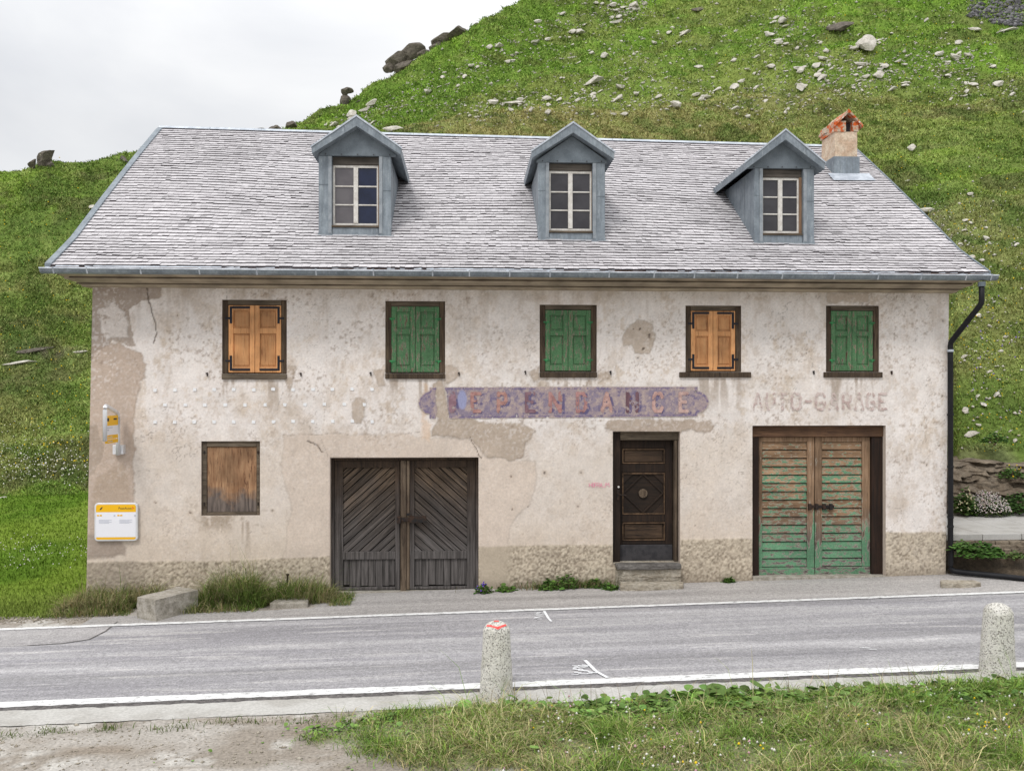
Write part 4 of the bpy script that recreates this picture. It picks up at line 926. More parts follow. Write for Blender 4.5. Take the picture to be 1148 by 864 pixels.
# deck of the roof (dark boarding seen only between shingles) with its barge boards
dk_ = MB(); ys = RY + [8.8-y for y in RY[-2::-1]]
for xa in (XE0+.02, XE1-.02):
    pass
nx_ = 30; xs_ = np.linspace(XE0+.01, XE1-.01, nx_); top = [[(x, y, float(roofz(x, y))-.012) for y in ys] for x in xs_]; bot = [[(x, y, float(roofz(x, y))-.10) for y in ys] for x in xs_]
ny_ = len(ys); V = np.array([p for r_ in top for p in r_] + [p for r_ in bot for p in r_]); q1 = gridq(nx_, ny_); q2 = q1[:, ::-1] + nx_*ny_
side = []
for i in range(nx_-1): side += [(i*ny_, (i+1)*ny_, (i+1)*ny_+nx_*ny_, i*ny_+nx_*ny_), (i*ny_+ny_-1, i*ny_+ny_-1+nx_*ny_, (i+1)*ny_+ny_-1+nx_*ny_, (i+1)*ny_+ny_-1)]
for j in range(ny_-1): side += [(j, j+nx_*ny_, j+1+nx_*ny_, j+1), ((nx_-1)*ny_+j, (nx_-1)*ny_+j+1, (nx_-1)*ny_+j+1+nx_*ny_, (nx_-1)*ny_+j+nx_*ny_)]
M['deck'] = m_simple('dark_roof_boarding', lin(70, 64, 60), lin(52, 48, 46), 10, .95)
roof = fast('roof', V, np.concatenate([q1, q2, np.array(side)]), None, M['deck'], house)
# shingles: individual thin slabs in courses
SV, SQ, SC = [], [], []
yl = np.linspace(-.55, 4.4, 400); zl2 = np.interp(yl, RY, RZL); arc = np.concatenate([[0], np.cumsum(np.hypot(np.diff(yl), np.diff(zl2)))]); nrow = 54; ex_ = arc[-1]/nrow
base_cols = [np.array(c)*1.04 for c in ((.52, .50, .51), (.46, .44, .45), (.58, .555, .565), (.40, .38, .39), (.50, .475, .485))]
for back in (0, 1):
    for r_ in range(nrow):
        s0 = r_*ex_; y0 = np.interp(s0 - .012, arc, yl) if r_ else -.575; y1 = np.interp(min(s0+ex_*1.25, arc[-1]), arc, yl)
        x = XE0 + .03; off = random.uniform(0, .1)
        wave = random.uniform(0, 6)
        while x < XE1-.05:
            wd = random.uniform(.055, .135) if not back else random.uniform(.5, .9)
            if random.random() < .12: wd *= 1.5
            xb = min(x+wd, XE1-.03)
            ln_ = float(fbm(np.array([x*.9]), np.array([r_*1.7]), 177, 3)[0]); lift = .027 + .010*(ln_-.5) - .004 + random.uniform(-.003, .004) + (.006 if random.random() < .05 else 0); th = .014 + .03*max(0, ln_-.45) + random.uniform(-.004, .005); dy = .008*math.sin(x*1.3+wave) + random.uniform(-.006, .007) + (.022 if random.random() < .015 else 0)
            tl = random.uniform(-.002, .002); g = .0008
            pts = []
            for (xx, yy, l) in ((x+g, y0+dy, lift+tl), (xb-g, y0+dy+random.uniform(-.006, .006), lift-tl), (xb-g, y1, .004), (x+g, y1, .004)):
                zz = float(np.interp(yy, RY, RZL))*(1-(xx-XE0)/(XE1-XE0)) + float(np.interp(yy, RY, RZR))*((xx-XE0)/(XE1-XE0)) if yy > -.55 else float(np.interp(-.55, RY, RZL)) + (yy+.55)*.6 - .015*(xx-XE0)/(XE1-XE0)
                zz += .03*math.sin(xx*.9)*math.sin(min(max(yy, 0), 4.4)*.7)
                pts.append((xx, yy if not back else 8.8-yy, zz+l))
            b = len(SV); SV += pts + [(p[0], p[1], p[2]-th-(.010 if i_ < 2 else 0)) for i_, p in enumerate(pts)]
            SQ += [(b, b+1, b+2, b+3), (b+4, b+5, b+1, b), (b+3, b+7, b+4, b), (b+1, b+5, b+6, b+2)]
            k = .84 + .32*fbm(np.array([x*1.3]), np.array([r_*.35]), 171, 3)[0] + random.uniform(-.03, .03); c = (base_cols[0]*.65 + base_cols[random.randrange(5)]*.35)*k*(.7 if random.random() < .02 else 1)
            butt_shade = np.array((.045, .038, .042))*random.uniform(.6, 1.5)  # butt and side faces painted dark to draw shadow lines between courses
            SC += [c*.96, c*.96, c, c] + [butt_shade]*4
            x = xb
SVa = np.array(SV)
# separate vertices for the dark butt faces so colours stay crisp
SCa = np.array(SC); SQa = np.array(SQ)
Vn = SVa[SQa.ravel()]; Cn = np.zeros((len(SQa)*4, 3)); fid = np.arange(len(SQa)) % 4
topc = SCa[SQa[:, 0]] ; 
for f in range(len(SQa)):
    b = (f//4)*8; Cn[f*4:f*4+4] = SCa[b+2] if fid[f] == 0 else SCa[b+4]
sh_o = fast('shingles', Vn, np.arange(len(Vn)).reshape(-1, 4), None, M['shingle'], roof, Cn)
def strip(name, x_, w_, h_, mat, parent, lo=-.58, hi=4.42, dz=.0, n=24, back=True):
    m = MB(); ys = list(np.linspace(lo, hi, n)); sec = []
    if back: ys = ys + [8.8-y for y in ys[-2::-1]]
    V = []; F = []
    for y in ys:
        z = float(roofz(x_, min(max(y, -.55), 9.35))) + (y+.55)*.6*(y < -.55) + dz
        V += [(x_, y, z-.10), (x_, y, z+h_), (x_+w_, y, z+h_), (x_+w_, y, z-.10)]
    for i in range(len(ys)-1):
        for k in range(4): F.append((4*i+k, 4*i+(k+1) % 4, 4*i+4+(k+1) % 4, 4*i+4+k))
    F += [(0, 1, 2, 3), tuple(len(V)-4+k for k in (3, 2, 1, 0))]
    return m.add(V, F).build(name, mat, parent, bevel=.004)
strip('verge_flashing', XE0-.012, .10, .045, M['zinc'], roof); strip('verge_flashing', XE1-.035, .035, .03, M['zinc_dark'], roof)
rc_ = MB()
for xa, xb in zip(np.linspace(XE0, XE1, 15)[:-1], np.linspace(XE0, XE1, 15)[1:]):
    za, zb_ = float(roofz(xa, 4.4)), float(roofz(xb, 4.4))
    rc_.add([(xa+.003, 4.3, za-.03), (xa+.003, 4.4, za+.035), (xa+.003, 4.5, za-.03), (xb-.003, 4.3, zb_-.03), (xb-.003, 4.4, zb_+.035), (xb-.003, 4.5, zb_-.03)], [(0, 1, 4, 3), (1, 2, 5, 4), (0, 2, 1), (3, 4, 5), (0, 3, 5, 2)])
rc_.build('ridge_cap', M['zinc_pale'], roof)
# gutter: half-round channel falling slightly to the right
gu = MB(); n = 9; x0_, x1_ = XE0-.02, XE1+.03; gy_ = -.665; gr = .072
def gzc(x): return 4.818 - .02*(x-XE0)/(XE1-XE0)
ring = lambda x, r: [(x, gy_ - r*math.cos(math.pi*k/n), gzc(x) - r*math.sin(math.pi*k/n)) for k in range(n+1)]
V = []; F = []
segs = np.linspace(x0_, x1_, 20)
for x in segs: V += ring(x, gr) + ring(x, gr-.006)
L = 2*(n+1)
for i in range(len(segs)-1):
    for k in range(n):
        F.append((i*L+k, i*L+k+1, (i+1)*L+k+1, (i+1)*L+k)); F.append((i*L+n+1+k, (i+1)*L+n+1+k, (i+1)*L+n+2+k, i*L+n+2+k))
    F.append((i*L, (i+1)*L, (i+1)*L+n+1, i*L+n+1)); F.append((i*L+n, i*L+2*n+1, (i+1)*L+2*n+1, (i+1)*L+n))
F += [tuple(range(n+1)), tuple((len(segs)-1)*L+k for k in range(n+1))[::-1]]
gu.add(V, F); gutter = gu.build('gutter', M['zinc'], house)
MB().tube([(x0_, gy_-gr-.004, gzc(x0_)+.002), (x1_, gy_-gr-.004, gzc(x1_)+.002)], .012, 8).build('gutter_bead', M['zinc_pale'], gutter)
fl = MB(); fl.add([(XE0+.0, -.57, 4.883), (XE1, -.57, 4.868), (XE1, -.597, 4.80), (XE0, -.597, 4.815)], [(0, 1, 2, 3)]).add([(XE0+.0, -.555, 4.883), (XE1, -.555, 4.868), (XE1, -.58, 4.80), (XE0, -.58, 4.815)], [(3, 2, 1, 0)])
fl.build('eave_flashing', M['zinc_pale'], gutter)
for u in (60, 97.5, 157.5, 223, 287, 353, 417, 483, 524, 569, 614, 680, 730, 775, 823, 873, 931, 980, 1028, 1078, 1106):
    x, _ = P(u, 303, -.65); k = MB(); z = gzc(x)
    k.add([(x-.013, -.59, z+.035), (x+.013, -.59, z+.035), (x+.045, gy_-gr-.014, z+.012), (x+.019, gy_-gr-.014, z+.012), (x-.013, -.59, z+.043), (x+.013, -.59, z+.043), (x+.045, gy_-gr-.014, z+.020), (x+.019, gy_-gr-.014, z+.020)],
          [(0, 1, 2, 3), (7, 6, 5, 4), (0, 4, 5, 1), (1, 5, 6, 2), (2, 6, 7, 3), (3, 7, 4, 0)])
    k.add([(x+.019, gy_-gr-.016, z+.02), (x+.040, gy_-gr-.016, z+.02), (x+.040, gy_-gr*.5, z-gr*.95), (x+.019, gy_-gr*.5, z-gr*.95), (x+.019, gy_-gr-.022, z+.018), (x+.040, gy_-gr-.022, z+.018), (x+.040, gy_-gr*.5-.008, z-gr*.95-.004), (x+.019, gy_-gr*.5-.008, z-gr*.95-.004)],
          [(0, 1, 2, 3), (7, 6, 5, 4), (0, 4, 5, 1), (1, 5, 6, 2), (2, 6, 7, 3), (3, 7, 4, 0)])
    k.build('gutter_bracket', M['zinc_pale'], gutter)
# downpipe
pt = lambda u, v, Y: (P(u, v, Y)[0], Y, P(u, v, Y)[1])
a_, b_, c_, d_ = pt(1100.5, 316, -.665), pt(1100.5, 340, -.665), pt(1065.5, 384, -.07), pt(1064.5, 643, -.07)
def bend(p0, p1, p2, r, n=5):
    p0, p1, p2 = map(np.array, (p0, p1, p2)); d0 = (p0-p1)/np.linalg.norm(p0-p1); d2 = (p2-p1)/np.linalg.norm(p2-p1); A, B = p1+d0*r, p1+d2*r
    return [tuple((1-t)**2*A + 2*t*(1-t)*p1 + t*t*B) for t in np.linspace(0, 1, n)]
e1 = (c_[0]+.01, -.1, gz(7.7)+.075); e2 = (8.55, -.74, gz(8.55)+.05); e3 = (14., -1.0, gz(14)+.05)
d_ = (c_[0], c_[1], e1[2])
pts = [a_] + bend(a_, b_, c_, .05, 3) + bend(b_, c_, d_, .05, 3) + bend(c_, d_, e2, .09) + [e2, e3]
dp = MB().tube(pts, .042, 14).build('downpipe', M['pipe'], house, smooth=True); dp['label'] = 'black downpipe bending at the corner and running out along the ground'
for z in (P(0, 391)[1], P(0, 466)[1], P(0, 527)[1], P(0, 586)[1], P(0, 597)[1]):
    MB().tube([(c_[0], c_[1], z-.018), (c_[0], c_[1], z+.018)], .05, 14).build('pipe_clamp', M['zinc_pale'] if z > 3 else M['pipe'], dp)
MB().tube([a_, (a_[0], a_[1], a_[2]-.07)], .055, 14).build('pipe_outlet', M['zinc_dark'], dp)

# ---- dormers
def solve_y(u, v):
    best = None
    for y in np.arange(-.4, 3., .005):
        x, z = P(u, v, y); d = abs(z-float(roofz(x, y)) - .02)
        if best is None or d < best[0]: best = (d, y)
    return best[1]
DORM = [dict(b=(399, 262), apex=(399.5, 129.5), tl=(349, 162), tr=(450, 168), post=(357.5, 372.5, 425, 438.5), head=(176.5, 184), win=(373, 424, 184.5, 253), gab=175.5, pl='pane_grey', pr='pane_blue', lab='leftmost dormer with a blue lined right casement'),
        dict(b=(642, 267.5), apex=(642.7, 137), tl=(596, 170.5), tr=(689, 169), post=(603, 615.5, 664, 678), head=(183, 190), win=(615.8, 663.7, 191, 259), gab=183, pl='pane', pr='pane', lab='middle dormer with evenly dark panes'),
        dict(b=(880, 271.3), apex=(881, 145), tl=(836, 179), tr=(925, 184.5), post=(845, 854.6, 899.6, 912), head=(189.5, 197), win=(854.8, 896.8, 198.5, 261.7), gab=189.5, pl='pane', pr='pane', lab='right hand dormer beside the chimney')]
for D in DORM:
    yf = solve_y(*D['b']); oh = .2; pj = lambda u, v, Y=yf: P(u, v, Y)
    ax, az = P(*D['apex'], yf-oh); tlx, tlz = P(*D['tl'], yf-oh); trx, trz = P(*D['tr'], yf-oh)
    tz = (tlz+trz)/2; hw = (trx-tlx)/2; ax = (tlx+trx)/2*.5 + ax*.5
    zb = pj(*D['b'])[1]; p0, p1, p2, p3 = [pj(u, 200)[0] for u in D['post']]; zg = pj(0+D['b'][0], D['gab'])[1]
    yy_ = np.arange(yf, 5, .01); yend = float(yy_[np.argmax(roofz(ax, yy_) > az-.03)]) + .05
    # body: cheeks, posts, apron and gable in zinc
    m = MB()
    yk = float(yy_[np.argmax(roofz(ax, yy_) > zg+.02)])+.05
    m.yz([(yf+.125, zb-.05), (yf+.125, zg), (yk, zg), (yk, zg-.25)], p0+.012, p3-.012)
    dm = m.build('dormer', M['zinc'], house); dm['label'] = D['lab']
    for xa, xb in ((p0, p1), (p2, p3)):
        MB().box(xa, xb, yf-.03, yf+.124, zb-.03, zg-.002).build('dormer_post', M['zinc'], dm, bevel=.008)
        s = 1 if xa == p0 else -1; MB().xz([(xa-.02*(s > 0), zb-.035), (xb+.02*(s < 0), zb-.035), (xb-.01, zb+.11), (xa+.01, zb+.11)] if False else [(xa-.012, zb-.035), (xb+.012, zb-.035), (xb-.02, zb+.1), (xa+.02, zb+.1)], yf-.042, yf-.031).build('post_foot_flashing', M['zinc'], dm)
    for xa, xb in ((p1-.058, p1-.004), (p2+.004, p2+.058)): MB().box(xa, xb, yf-.046, yf-.0305, zb+.0, zg-.006).build('corner_strip', M['zinc_pale2'], dm, bevel=.004)
    MB().box(p1+.002, p2-.002, yf-.02, yf+.06, zb-.03, pj(0+D['b'][0], D['win'][3])[1]-.035).build('apron', M['zinc'], dm, bevel=.006)
    MB().box(p0-.05, p3+.05, yf-.06, yf-.024, zb-.075, zb-.032).build('apron_flashing', M['zinc'], dm, bevel=.006)
    th = .15
    # gable panel
    slope = (az-tz)/hw
    MB().xz([(p0, zg), (p3, zg), (p3, zg+.02+max(0, az-th*1.15-slope*(p3-ax)-zg-.02)*.0+.0), (ax+ (az-.2-zg)/slope, zg+.002), (ax, az-.2), (ax-(az-.2-zg)/slope, zg+.002), (p0, zg+.001)] if False else [(ax-hw*.86, zg), (ax+hw*.86, zg), (ax+hw*.86, zg+.03), (ax, zg+.03+hw*.86*slope), (ax-hw*.86, zg+.03)], yf-.035, yf+.03).build('gable_panel', M['zinc_dark'], dm, bevel=.004)
    # roof: chevron section run back into the main roof
    t = .16
    sec = [(ax, az), (ax+hw, tz), (ax+hw-.01, tz-t*.72), (ax, az-t*1.05), (ax-hw+.01, tz-t*.72), (ax-hw, tz)]
    ms = MB(); n = 6
    yb_ = [yend if i in (0, 3) else float(yy_[np.argmax(roofz(ax, yy_) > tz-.12)])+.06 for i in range(6)]
    ms.add([(p[0], yf-oh, p[1]) for p in sec] + [(p[0], yb_[i], p[1]) for i, p in enumerate(sec)], [(0, 3, 4, 5), (0, 1, 2, 3)] + [(i, (i+1) % n, n+(i+1) % n, n+i) for i in range(n)] + [(6, 7, 8, 9), (6, 9, 10, 11)])
    ms.build('dormer_roof', M['zinc'], dm, bevel=.006)
    lip = MB()                                             # slim standing lip along the front edge
    for sgn in (1, -1):
        lip.add([(ax, yf-oh-.012, az+.015), (ax+sgn*(hw+.012), yf-oh-.012, tz+.008), (ax+sgn*(hw+.012), yf-oh-.012, tz-.022), (ax, yf-oh-.012, az-.018), (ax, yf-oh+.04, az+.015), (ax+sgn*(hw+.012), yf-oh+.04, tz+.008), (ax+sgn*(hw+.012), yf-oh-.002, tz-.022), (ax, yf-oh-.002, az-.018)],
                [(0, 1, 2, 3), (0, 4, 5, 1), (4, 7, 6, 5), (1, 5, 6, 2)])
    lip.build('roof_lip', M['zinc_pale'], dm)
    for k in range(5): MB().disc(ax + (k-2)*hw*.36, zg+.022, yf-.043, yf-.0355, .010, 8).build('nail_head', M['kick'], dm)
    for xa, xb, zz in ((p0, p1-.06, zb+.62*(zg-zb)), (p2+.06, p3, zb+.55*(zg-zb))): MB().box(xa+.002, xb-.002, yf-.0335, yf-.0305, zz, zz+.012).build('sheet_seam', M['zinc_dark'], dm)
    for k, sgn in ((0, -1), (1, 1)):
        xs_ = p0+.006 if sgn < 0 else p3-.012; MB().yz([(yf+.55, zb+.35), (yf+.566, zb+.35), (yf+.566, zg-.01), (yf+.55, zg-.01)], xs_, xs_+.006).build('sheet_seam', M['zinc_pale2'], dm)
    # soffit board and window
    w0, w1 = pj(D['win'][0], 0)[0], pj(D['win'][1], 0)[0]; wz1 = pj(D['b'][0], D['win'][2])[1]; wz0 = pj(D['b'][0], D['win'][3])[1]
    MB().box(p1+.002, p2-.002, yf+.03, yf+.12, wz1+.004, zg-.003).build('head_board', M['grey_wood'], dm, bevel=.006)
    xm = (w0+w1)/2; f = MB(); fw = .04; yw = yf+.055
    f.box(p1+.003, w0+fw*.7, yw-.004, yw+.05, wz0, wz1); f.box(w1-fw*.7, p2-.003, yw-.004, yw+.05, wz0, wz1); f.box(w0+fw*.7, w1-fw*.7, yw-.002, yw+.05, wz1-.04, wz1); f.box(w0+fw*.7, w1-fw*.7, yw-.002, yw+.05, wz0, wz0+.045); f.box(xm-.036, xm+.036, yw-.012, yw+.05, wz0+.0455, wz1-.0405)
    for k in (1, 2):
        zz = wz0+.045 + k*(wz1-wz0-.085)/3; f.box(w0+fw*.7, xm-.0365, yw+.004, yw+.04, zz-.011, zz+.011); f.box(xm+.0365, w1-fw*.7, yw+.004, yw+.04, zz-.011, zz+.011)
    f.build('window_frame', M['winwood'], dm, bevel=.004)
    MB().box(w1-.003, p2-.004, yw-.03, yw-.005, wz0, wz1).build('side_trim', M['side_wood'], dm)
    MB().box(w0-.03, w1+.03, yf-.045, yf+.05, wz0-.034, wz0-.002).build('window_sill', M['frame_grey'], dm, bevel=.006)
    for (a, b, mt) in ((w0+.02, xm-.02, D['pl']), (xm+.02, w1-.02, D['pr'])): MB().box(a, b, yw+.022, yw+.028, wz0+.03, wz1-.03).build('window_pane', M[mt], dm)

# ---- chimney
yc = solve_y(948, 186) + .03; print('chimney y', yc); cx0, cz0 = P(936, 187, yc); cx1, _ = P(961, 180, yc); ztop = P(948, 148, yc)[1]; cd = .66
def rough_box(name, x0, x1, y0, y1, z0, z1, mat, parent, amp=.015, n=(8, 10, 10), seed=0, shear=0):
    bm = bmesh.new(); bmesh.ops.create_cube(bm, size=1); bmesh.ops.subdivide_edges(bm, edges=bm.edges[:], cuts=n[0], use_grid_fill=True)
    V = np.array([v.co[:] for v in bm.verts]); V = (V+.5)*np.array((x1-x0, y1-y0, z1-z0)) + np.array((x0, y0, z0))
    N = np.stack([fbm(V[:, 1]*7+V[:, 0]*3, V[:, 2]*7, 201+seed+k, 3)-.5 for k in range(3)], -1); V2 = V + N*amp*2; V2[:, 2] += shear*(V[:, 0]-x0)
    f = [[v.index for v in fc_.verts] for fc_ in bm.faces]; bm.verts.ensure_lookup_table(); bm.free()
    return MB().add(V2.tolist(), f).build(name, mat, parent)
ch = rough_box('chimney', cx0, cx1, yc, yc+cd, cz0-.5, ztop, M['chimney'], house, .012); ch['label'] = 'small rendered chimney with an orange lichened stone cap'
zu = P(948, 139, yc)[1]; za = P(948, 125.5, yc+.1)[1]; xm = (cx0+cx1)/2
for a, b in ((cx0-.02, xm-.0), (xm+.13, cx1+.02)): rough_box('cap_block', a, b, yc-.015, yc+cd+.015, ztop+.002, zu+.05, M['lichen'], ch, .014, seed=int(a*100) % 50)
MB().box(xm, xm+.13, yc+.12, yc+cd-.1, ztop, zu+.04).build('flue', M['ink'], ch)
for sgn in (-1, 1):
    k = MB(); x_e = xm+.03+sgn*((cx1-cx0)/2+.06); t = .04
    xa, xb = sorted((xm+.03, x_e)); sl_ = (zu-.03-za)/(x_e-xm-.03)
    rough_box('cap_slab', xa, xb, yc-.06, yc+cd+.05, (za if sgn > 0 else zu-.03)-.05, (za if sgn > 0 else zu-.03), M['lichen'], ch, .022, seed=13+sgn, shear=sl_)
cl = MB(); zf = P(948, 176, yc)[1]
cl.box(cx0-.03, cx1+.03, yc-.035, yc-.02, cz0-.15, zf); cl.box(cx0-.035, cx0-.02, yc-.034, yc+cd, cz0-.15, zf); cl.box(cx1+.02, cx1+.035, yc-.034, yc+cd, cz0-.15, zf)
cl.build('chimney_collar', M['zinc'], ch, bevel=.003)
zr = float(roofz(cx0, yc-.25)); cl = MB(); cl.add([(cx0-.15, yc-.32, float(roofz(cx0, yc-.32))+.04), (cx1+.22, yc-.32, float(roofz(cx1, yc-.32))+.04), (cx1+.22, yc-.03, float(roofz(cx1, yc-.03))+.045), (cx0-.15, yc-.03, float(roofz(cx0, yc-.03))+.045)], [(0, 1, 2, 3)]).build('chimney_flashing', M['zinc_pale'], ch)

# ------------------------------------------------------------------ things standing by the house
# stone steps at the front door
f4b = lambda u, v, Y: P(680+u/4.43, 475+v/4.43, Y)
def flat_stone(name, pts, z0, z1, mat, label, cat, parent=None, seed=0, bev=.02):
    m = MB(); n = len(pts); rr = random.Random(seed)
    zt = [z1 + rr.uniform(-.008, .008) for _ in pts]
    m.add([(x, y, z0) for x, y in pts] + [(x, y, z) for (x, y), z in zip(pts, zt)], [tuple(range(n))[::-1], tuple(range(n, 2*n))] + [(i, (i+1) % n, n+(i+1) % n, n+i) for i in range(n)])
    o = m.build(name, mat, parent, bevel=bev)
    if label: tag(o, label, cat)
    return o
xa, xb = f4b(46, 0, -.1)[0], f4b(366, 0, -.1)[0]; z1 = P(0, 637.5, -.1)[1]
flat_stone('step_base', [(xa+.1, -.19), (xb, -.17), (xb, .0), (xa, .0)], -.1, z1-.085, M['stone_pale'], 'pale mortar base stone between the slate step and the lower doorstep', 'step', seed=6)
flat_stone('door_step', [(xa, -.22), (xa+.5, -.25), (xb, -.2), (xb, .0), (xa, .0)], z1-.083, z1-.005, M['slate'], 'upper grey slate step directly under the dark front door', 'step', seed=1)
xa, xb = f4b(66, 0, -.4)[0], f4b(395, 0, -.4)[0]
flat_stone('door_step', [(xa, -.42), (xa+.3, -.47), (xb-.05, -.44), (xb, -.24), (xa+.03, -.27)], gz(2)-.1, gz(2)+.12, M['stone_pale'], 'lower pale stone step lying on the road edge below the slate step', 'step', seed=2)
# concrete block, slab, rod, flat stone
def block_poly(c, l, w, ang): ca_, sa_ = math.cos(ang), math.sin(ang); return [(c[0]+a*ca_-b*sa_, c[1]+a*sa_+b*ca_) for a, b in ((0, 0), (l, 0), (l, w), (0, w))]
bc = G(189, 690)
bm_ = MB(); pl_ = block_poly((bc[0]-.02, bc[1]-.02), 1.05, .38, R(36))
bo = rough_box('concrete_block', 0, .72, 0, .40, 0, .33, M['concrete'], None, .02, (10, 10, 10), 77)
bo.location = (-4.27, -.95, gz(-4.3)-.03); V_ = 0; bo.rotation_euler = (0, R(-1), R(57)); tag(bo, 'rough grey concrete block lying in the long grass below the boarded window', 'block')
x_, y_ = G(302, 682); flat_stone('concrete_slab', [(x_, y_), (x_+.55, y_+.02), (x_+.52, y_+.4), (x_+.06, y_+.42)], gz(x_)-.05, gz(x_)+.09, M['concrete'], 'flat grey concrete cover slab by the left edge of the dark garage door', 'slab', seed=4)
x_, y_ = x_+.17, y_+.46; k = MB(); k.tube([(x_, y_, gz(x_)-.1), (x_-.01, y_, gz(x_)+.2), (x_+.005, y_, gz(x_)+.40)], .014, 8); k.tube([(x_+.005, y_, gz(x_)+.385), (x_+.005, y_, gz(x_)+.41)], .024, 8)
tag(k.build('iron_rod', M['iron']), 'thin rusty iron rod sticking up behind the flat concrete slab', 'rod')
x_, y_ = G(1055, 659.5); flat_stone('flat_stone', [(x_, y_), (x_+.35, y_-.05), (x_+.62, y_+.0), (x_+.6, y_+.16), (x_+.1, y_+.22)], gz(x_)-.05, gz(x_)+.085, M['stone_pale'], 'flat layered stone under the elbow of the black downpipe', 'stone', seed=5)

# bus stop signs on the wall
def textmesh(body, size, mat, parent, loc, name='sign_text', rot=(R(90), 0, 0), ext=.0):
    cu = bpy.data.curves.new(name, 'FONT'); cu.body = body; cu.size = size; cu.extrude = ext
    tmp = bpy.data.objects.new(name+'_tmp', cu); COL.objects.link(tmp); bpy.context.view_layer.update()
    me = bpy.data.meshes.new_from_object(tmp.evaluated_get(bpy.context.evaluated_depsgraph_get())); bpy.data.objects.remove(tmp); bpy.data.curves.remove(cu)
    me.materials.clear(); me.materials.append(mat); o = bpy.data.objects.new(name, me); COL.objects.link(o); W[o.name] = np.array(loc, float)
    o.parent = parent; o.location = W[o.name]-W[parent.name]; o.rotation_euler = rot; return o
x0, z1 = P(106, 563.5, -.05); x1, z0 = P(154.5, 606, -.05)
def rrect(x0, x1, z0, z1, r, n=6):
    out = []
    for cx_, cz_, a0 in ((x1-r, z1-r, 0), (x0+r, z1-r, 90), (x0+r, z0+r, 180), (x1-r, z0+r, 270)):
        out += [(cx_+r*math.cos(R(a0+90*k/n)), cz_+r*math.sin(R(a0+90*k/n))) for k in range(n+1)]
    return out
tb = MB().xz(rrect(x0, x1, z0, z1, .055), -.06, -.012).build('timetable_board', M['alu'], None, bevel=.008)
tag(tb, 'white timetable board with yellow header in a rounded metal frame on the wall', 'timetable')
i_ = .026; hz_ = z1-i_-.115
MB().xz([(x0+i_, z0+i_+.035), (x1-i_, z0+i_+.035), (x1-i_, hz_), (x0+i_, hz_)], -.064, -.061).build('notice_sheet', M['signwhite'], tb)
MB().xz([(x0+i_, hz_+.001), (x1-i_, hz_+.001)] + [p for p in rrect(x0+i_, x1-i_, hz_, z1-i_, .035) if p[1] > hz_+.05], -.0645, -.061).build('header_band', M['signyellow'], tb)
MB().xz([p for p in rrect(x0+i_, x1-i_, z0+i_, z0+i_+.2, .03) if p[1] < z0+i_+.1] + [(x1-i_, z0+i_+.033), (x0+i_, z0+i_+.033)][::1], -.0645, -.061).build('footer_band', M['signyellow'], tb)
textmesh('PostAuto', .052, M['ink'], tb, (x0+.36, -.066, hz_+.042)); MB().xz([(x1-.085, hz_+.035), (x1-.045, hz_+.062), (x1-.085, hz_+.09), (x1-.075, hz_+.062)], -.067, -.0647).build('arrow_mark', M['inkred'], tb)
MB().xz([(x0+.08, hz_+.04), (x0+.10, hz_+.035), (x0+.13, hz_+.08), (x0+.105, hz_+.075)], -.067, -.0647).build('horn_mark', M['ink'], tb)
k = MB()
for xo in (.04, .345):
    for r_ in range(4): k.xz([(x0+xo+.03, hz_-.12-.016*r_), (x0+xo+.22-.04*(r_ % 2), hz_-.12-.016*r_), (x0+xo+.22-.04*(r_ % 2), hz_-.113-.016*r_), (x0+xo+.03, hz_-.113-.016*r_)], -.0665, -.0642)
    k.xz([(x0+xo+.25, hz_-.065), (x0+xo+.275, hz_-.065), (x0+xo+.275, hz_-.04), (x0+xo+.25, hz_-.04)], -.0665, -.0642)
k.build('small_print', M['inkgrey'], tb)
k = MB()
for xo in (.04, .345):
    for dx in (0, .042): k.xz([(x0+xo+dx, hz_-.06), (x0+xo+dx+.032, hz_-.06), (x0+xo+dx+.032, hz_-.038), (x0+xo+dx, hz_-.038)], -.0665, -.0642)
k.build('line_numbers', M['signyellow'], tb)
# flag sign standing out from the wall
fx_w, fz_t = P(132.3, 463, -.12); yo = -.62; xo = fx_w; zo = P(117.5, 454, yo)[1]; zob = P(117.5, 494.5, yo)[1]; zib = P(132, 510, -.12)[1]
k = MB(); k.tube([(xo, -.12, zib), (xo, -.12, fz_t-.05)] + bend((xo, -.12, zib), (xo, -.12, fz_t), (xo, yo, zo), .07) + bend((xo, -.12, fz_t), (xo, yo, zo), (xo, yo, zob), .07) + [(xo, yo, zob)], .031, 12)
fs = k.build('bus_stop_sign', M['alu'], None, smooth=True); tag(fs, 'projecting yellow and white bus stop flag on a metal tube frame above the timetable', 'bus sign')
W_ = lambda t: (-.12-.03)*(1-t) + (yo+.03)*t
pin = lambda t, z: (xo, W_(t), z)
ztl = fz_t-.03; zpb = P(127, 496, -.3)[1]
def plate(name, za, zb, mat, t0=.0, t1=1., dx=0.):
    m = MB(); m.box(xo-.012-dx, xo+.012+dx, W_(t1), W_(t0), zb, za); return m.build(name, mat, fs)
hgt_ = ztl-zpb
plate('yellow_panel', ztl, ztl-hgt_*.36, M['signyellow']); plate('white_panel', ztl-hgt_*.362, ztl-hgt_*.70, M['signwhite']); plate('yellow_strip', ztl-hgt_*.702, ztl-hgt_*.84, M['signyellow']); plate('yellow_strip', ztl-hgt_*.87, zpb, M['signyellow'])
m = MB(); m.box(xo-.0135, xo+.0135, W_(.4), W_(.12), ztl-hgt_*.16, ztl-hgt_*.10); m.box(xo-.0135, xo+.0135, W_(.95), W_(.8), ztl-hgt_*.2, ztl-hgt_*.08); m.build('horn_mark', M['ink'], fs)
